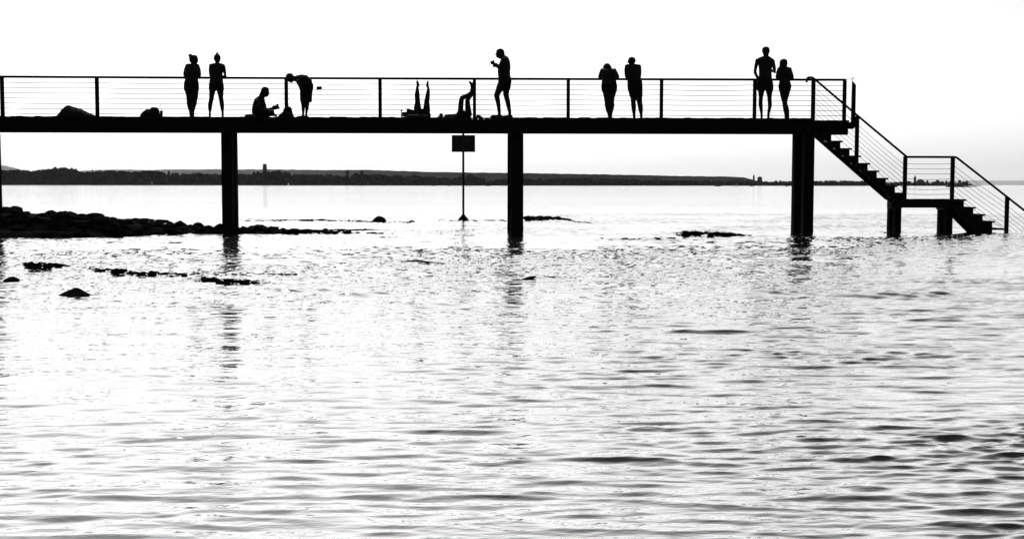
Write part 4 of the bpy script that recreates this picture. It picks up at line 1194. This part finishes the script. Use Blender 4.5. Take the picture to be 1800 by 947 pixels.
h = MB(); f.rows([(82, 278, 308), (92, 260, 324), (112, 253, 331), (134, 254, 330), (150, 260, 324)], 1.06, dy=-.008, b=h)
cl = MB()
f.rows([(430, 207, 360, .66), (475, 198, 369, .68), (520, 195, 374, .68), (556, 198, 373, .66)], b=cl)
f.rows([(540, 198, 284, 1.05), (572, 203, 276, 1.05)], b=cl); f.rows([(540, 286, 373, 1.05), (572, 294, 368, 1.05)], b=cl)
f.tube([(196, 480, 12, .02), (192, 520, 14, .02), (196, 545, 10, .02)], cl)
f.build('tallest broad-shouldered man in swim shorts standing by the couple at the right', [('swim_shorts', cl, M_CLOTH)], h)

# K: woman beside him
f = Fig(6.314, 1300, 70, LEAN)
f.rows([(222, 474, 508), (234, 456, 522), (256, 450, 527), (278, 454, 526), (294, 462, 518), (304, 470, 508)], 1.05, dy=.03)
f.face(490, 260, 37, .5, 1, -.2)
f.rows([(292, 468, 512), (316, 468, 514)], .9)
f.rows([(304, 455, 540, .5), (318, 435, 556, .5), (345, 428, 572, .58), (380, 426, 578, .62), (415, 430, 574, .6), (445, 447, 558, .62), (480, 440, 564, .66), (515, 437, 569, .68), (545, 440, 563, .68), (570, 445, 558, .66)])
f.rows([(550, 441, 505, 1.1), (590, 450, 510, 1.05), (630, 458, 512, 1.0), (660, 465, 513, 1.0), (690, 475, 516, 1.05), (720, 480, 520, 1.05), (760, 484, 524, 1), (800, 493, 524, 1), (830, 500, 522, 1), (dkJ, 502, 522, 1)])
f.rows([(550, 498, 562, 1.1), (590, 498, 554, 1.05), (630, 496, 543, 1.0), (660, 494, 533, 1.0), (690, 494, 526, 1.05), (720, 498, 530, 1.05), (760, 508, 544, 1.1), (795, 520, 549, 1), (830, 526, 549, 1), (dkJ, 527, 549, 1)], dy=-.04)
f.foot(512, 9); f.foot(538, 10, -.04, (.3, 1, 0))
f.tube([(440, 325, 18, 0), (425, 370, 16, .06), (416, 410, 15, .15), (420, 432, 14, .22), (460, 432, 12, .3), (485, 434, 10, .33)])
f.tube([(556, 325, 18, 0), (572, 370, 16, .06), (585, 410, 15, .15), (590, 430, 14, .22), (545, 432, 12, .3), (510, 434, 10, .33)])
f.hand(f.p(484, 434, .33), (.9, .3, 0), (0, .2, 1)); f.hand(f.p(510, 434, .33), (-.9, .3, 0), (0, .2, 1))
h = MB(); f.rows([(217, 476, 506), (228, 456, 522), (250, 447, 529), (275, 448, 528), (300, 443, 522), (325, 440, 515), (345, 446, 505)], 1.0, dy=-.015, b=h)
cl = MB(); f.rows([(495, 436, 571, .72), (520, 434, 573, .72), (550, 437, 567, .72), (570, 442, 561, .7)], b=cl)
f.build('shorter woman with loose hair leaning on the railing right of the tall man', [('swimsuit', cl, M_CLOTH)], h)

# ================================================================== THINGS LYING ON THE DECK
def mound(name, prof, depth, thick, label, cat, m=M_CLOTH, seed=0, parts=None):
    """soft heap: outline prof (photo px), real thickness in depth"""
    Y = D + depth; b = MB(); rg = []
    e0 = at(prof[0][0], 203, Y)
    n = 14; x0, x1 = prof[0][0], prof[-1][0]
    steps = max(10, int((x1 - x0) / 1.2))
    for i in range(steps + 1):
        px = x0 + (x1 - x0) * i / steps
        c = at(px, profile_eval(prof, px), Y)
        hgt = max(c.z - DZ - .012, .006)
        w = thick * (0.35 + 0.65 * math.sin(math.pi * (i + .4) / (steps + .8)) ** .6)
        ring_ = []
        for j in range(n + 1):
            an = math.pi * j / n
            k_ = 1 + .10 * noise.noise((px * .25 + seed, an * 2, seed))
            ring_.append((c.x, Y - math.cos(an) * w * k_, DZ + .014 + hgt * math.sin(an) ** .7 * (1 if j in (n // 2,) else k_)))
        rg.append(ring_)
    b.rings(rg)
    org = (at((x0 + x1) / 2, 203, Y).x, Y, DZ)
    return b, org
def put(name, prof, depth, thick, label, cat, m=M_CLOTH, seed=0):
    b, org = mound(name, prof, depth, thick, label, cat, m, seed)
    return tag(b.build(name, m, smooth=True, origin=org), label, cat)

b, org = mound('', [(101, 203.8), (104, 201), (117, 185.9), (122, 185.6), (132, 189), (143, 191.8), (150, 196), (167, 203)], .55, .28, '', '')
e = empty('beach_bag', org, 'large slumped bag under a cloth, leftmost thing on the deck', 'bag')
b.build('cloth_cover', M_CLOTH2, e, smooth=True)
t = at(119, 187, D + .55)
MB().tube([(t.x - .14, t.y - .1, t.z - .12), (t.x - .04, t.y - .06, t.z - .02), (t.x + .08, t.y - .05, t.z - .03), (t.x + .2, t.y - .09, t.z - .13)], .012, 7).build('strap', M_CLOTH, e)

b, org = mound('', [(247, 203.5), (251, 196.5), (258, 192.8), (265, 192.3), (269, 188.6), (274, 188.8), (279, 192), (280.6, 203)], .55, .18, '', '', seed=4)
e = empty('shoulder_bag', org, 'round-topped bag lying beside a drinking cup, second heap from the left', 'bag')
b.build('bag_body', M_CLOTH, e, smooth=True)
t = at(270, 189.5, D + .55)
MB().tube([(t.x - .1, t.y, t.z - .06), (t.x - .04, t.y - .03, t.z + .004), (t.x + .04, t.y - .03, t.z), (t.x + .1, t.y, t.z - .07)], .01, 7).build('handle', M_CLOTH, e)
cpt = at(283.8, 203, D + .5); zt_ = at(283.8, 194.8, D + .5).z
e = empty('drinking_cup', (cpt.x, D + .5, DZ), 'small cup with a straw beside the round-topped bag', 'cup')
b = MB(); b.tube([(cpt.x, D + .5, DZ + .015), (cpt.x, D + .5, zt_ - .01), (cpt.x, D + .5, zt_)], [.028, .036, .038], 12); b.build('cup_body', M_CLOTH, e)
MB().tube([(cpt.x, D + .5, zt_ - .02), (cpt.x - .01, D + .5, zt_ + .10), (cpt.x - .02, D + .5, zt_ + .15)], .006, 6).build('straw', M_CLOTH, e)

put('towel', [(431, 205), (433, 201.5), (438, 200.8), (446, 201), (452, 205)], .6, .3, 'folded towel under the seated reader', 'towel', M_CLOTH2, 6)
b, org = mound('', [(489, 204.5), (491, 202), (495, 198.5), (498, 196), (499.5, 191), (501.5, 188.8), (506, 189), (509.3, 187.4), (512.6, 191), (513.3, 197), (516.5, 204)], 1.2, .17, '', '', seed=8)
e = empty('backpack', org, 'bulging backpack at the foot of the railing post beside the seated reader', 'backpack')
b.build('pack_body', M_CLOTH, e, smooth=True)
t = at(505, 188.5, D + 1.2)
MB().tube([(t.x - .05, t.y, t.z - .02), (t.x - .02, t.y, t.z + .03), (t.x + .03, t.y, t.z + .03), (t.x + .06, t.y, t.z - .02)], .009, 7).build('carry_loop', M_CLOTH, e)
b2, _ = mound('', [(491, 204.3), (494, 200), (499, 197), (506, 198), (512, 201), (515, 204)], 1.02, .07, '', '', seed=3)
b2.build('front_pocket', M_CLOTH2, e, smooth=True)

# tag clipped to the cables
a_, c_ = at(556.3, 152.2, YR - .03), at(565.8, 158.3, YR - .03)
e = empty('cable_tag', ((a_.x + c_.x) / 2, YR - .03, (a_.z + c_.z) / 2), 'small dark plate clipped to the railing cables right of the bending woman', 'plate')
b = MB(); b.box(a_.x, c_.x, YR - .034, YR - .024, c_.z, a_.z); o = b.build('plate', M_STEEL, e)
b = MB(); mx_ = (a_.x + c_.x) / 2; b.tube([(mx_, YR - .03, a_.z - .01), (mx_, YR - .012, a_.z + .02), (mx_, YR + .008, a_.z + .005)], .005, 6); b.build('clip', M_STEEL, e)
e.rotation_euler = (0, R(-5), 0)

# bottle by the person with legs up
bc = at(705.8, 204, D + .4)
e = empty('water_bottle', (bc.x, D + .4, DZ), 'slim bottle with a round cap beside the person with legs in the air', 'bottle')
z1 = at(705.8, 196.6, D + .4).z; z2 = at(705.8, 193, D + .4).z
M_GLASS = mat('smoky_bottle', 0.35, .3, .1, 4, 0, .3)
MB().tube([(bc.x, D + .4, DZ + .015), (bc.x, D + .4, z1 - .01), (bc.x, D + .4, z1)], [.016, .016, .01], 12).build('bottle_body', M_GLASS, e)
b = MB(); rg = []
for i in range(1, 7):
    ph = -math.pi / 2 + math.pi * i / 7
    rg.append([(bc.x + math.cos(2 * math.pi * j / 10) * math.cos(ph) * .026, D + .4 + math.sin(2 * math.pi * j / 10) * math.cos(ph) * .026, (z1 + z2) / 2 + .005 + math.sin(ph) * .026) for j in range(10)])
b.rings(rg); b.build('round_cap', M_STEEL, e, smooth=True)
put('beach_towel', [(712, 205), (720, 201.6), (745, 201.2), (757, 205)], .35, .28, 'crumpled towel under the person with legs in the air', 'towel', M_CLOTH2, 9)
put('sandal', [(837, 205), (838, 202.2), (842, 202.4), (845, 203.8), (847.5, 205.3)], .5, .06, 'dark sandal lying right of the post where feet are propped', 'sandal', M_CLOTH, 12)
put('rolled_mat', [(768, 206), (771, 204.6), (775, 204.3), (778, 205), (795, 205.2), (800, 206.2)], .3, .08, 'flat rolled mat between the two people lying down', 'mat', M_CLOTH2, 2)

# ================================================================== HAZE over the lake
hz = MB().box(-61000, 61000, -300, 61500, -2.4, 520)
h_ = hz.build('haze', None)
hm = bpy.data.materials.new('haze'); hm.use_nodes = True
n, l = hm.node_tree.nodes, hm.node_tree.links
n.clear()
ho = n.new('ShaderNodeOutputMaterial'); pv_ = n.new('ShaderNodeVolumePrincipled')
pv_.inputs["Color"].default_value = (.99, .99, .99, 1)
pv_.inputs['Density'].default_value = 1.15e-5
pv_.inputs['Anisotropy'].default_value = 0.3
l.new(pv_.outputs[0], ho.inputs['Volume'])
h_.data.materials.append(hm)
tag(h_, 'thin haze over the lake', kind='stuff')
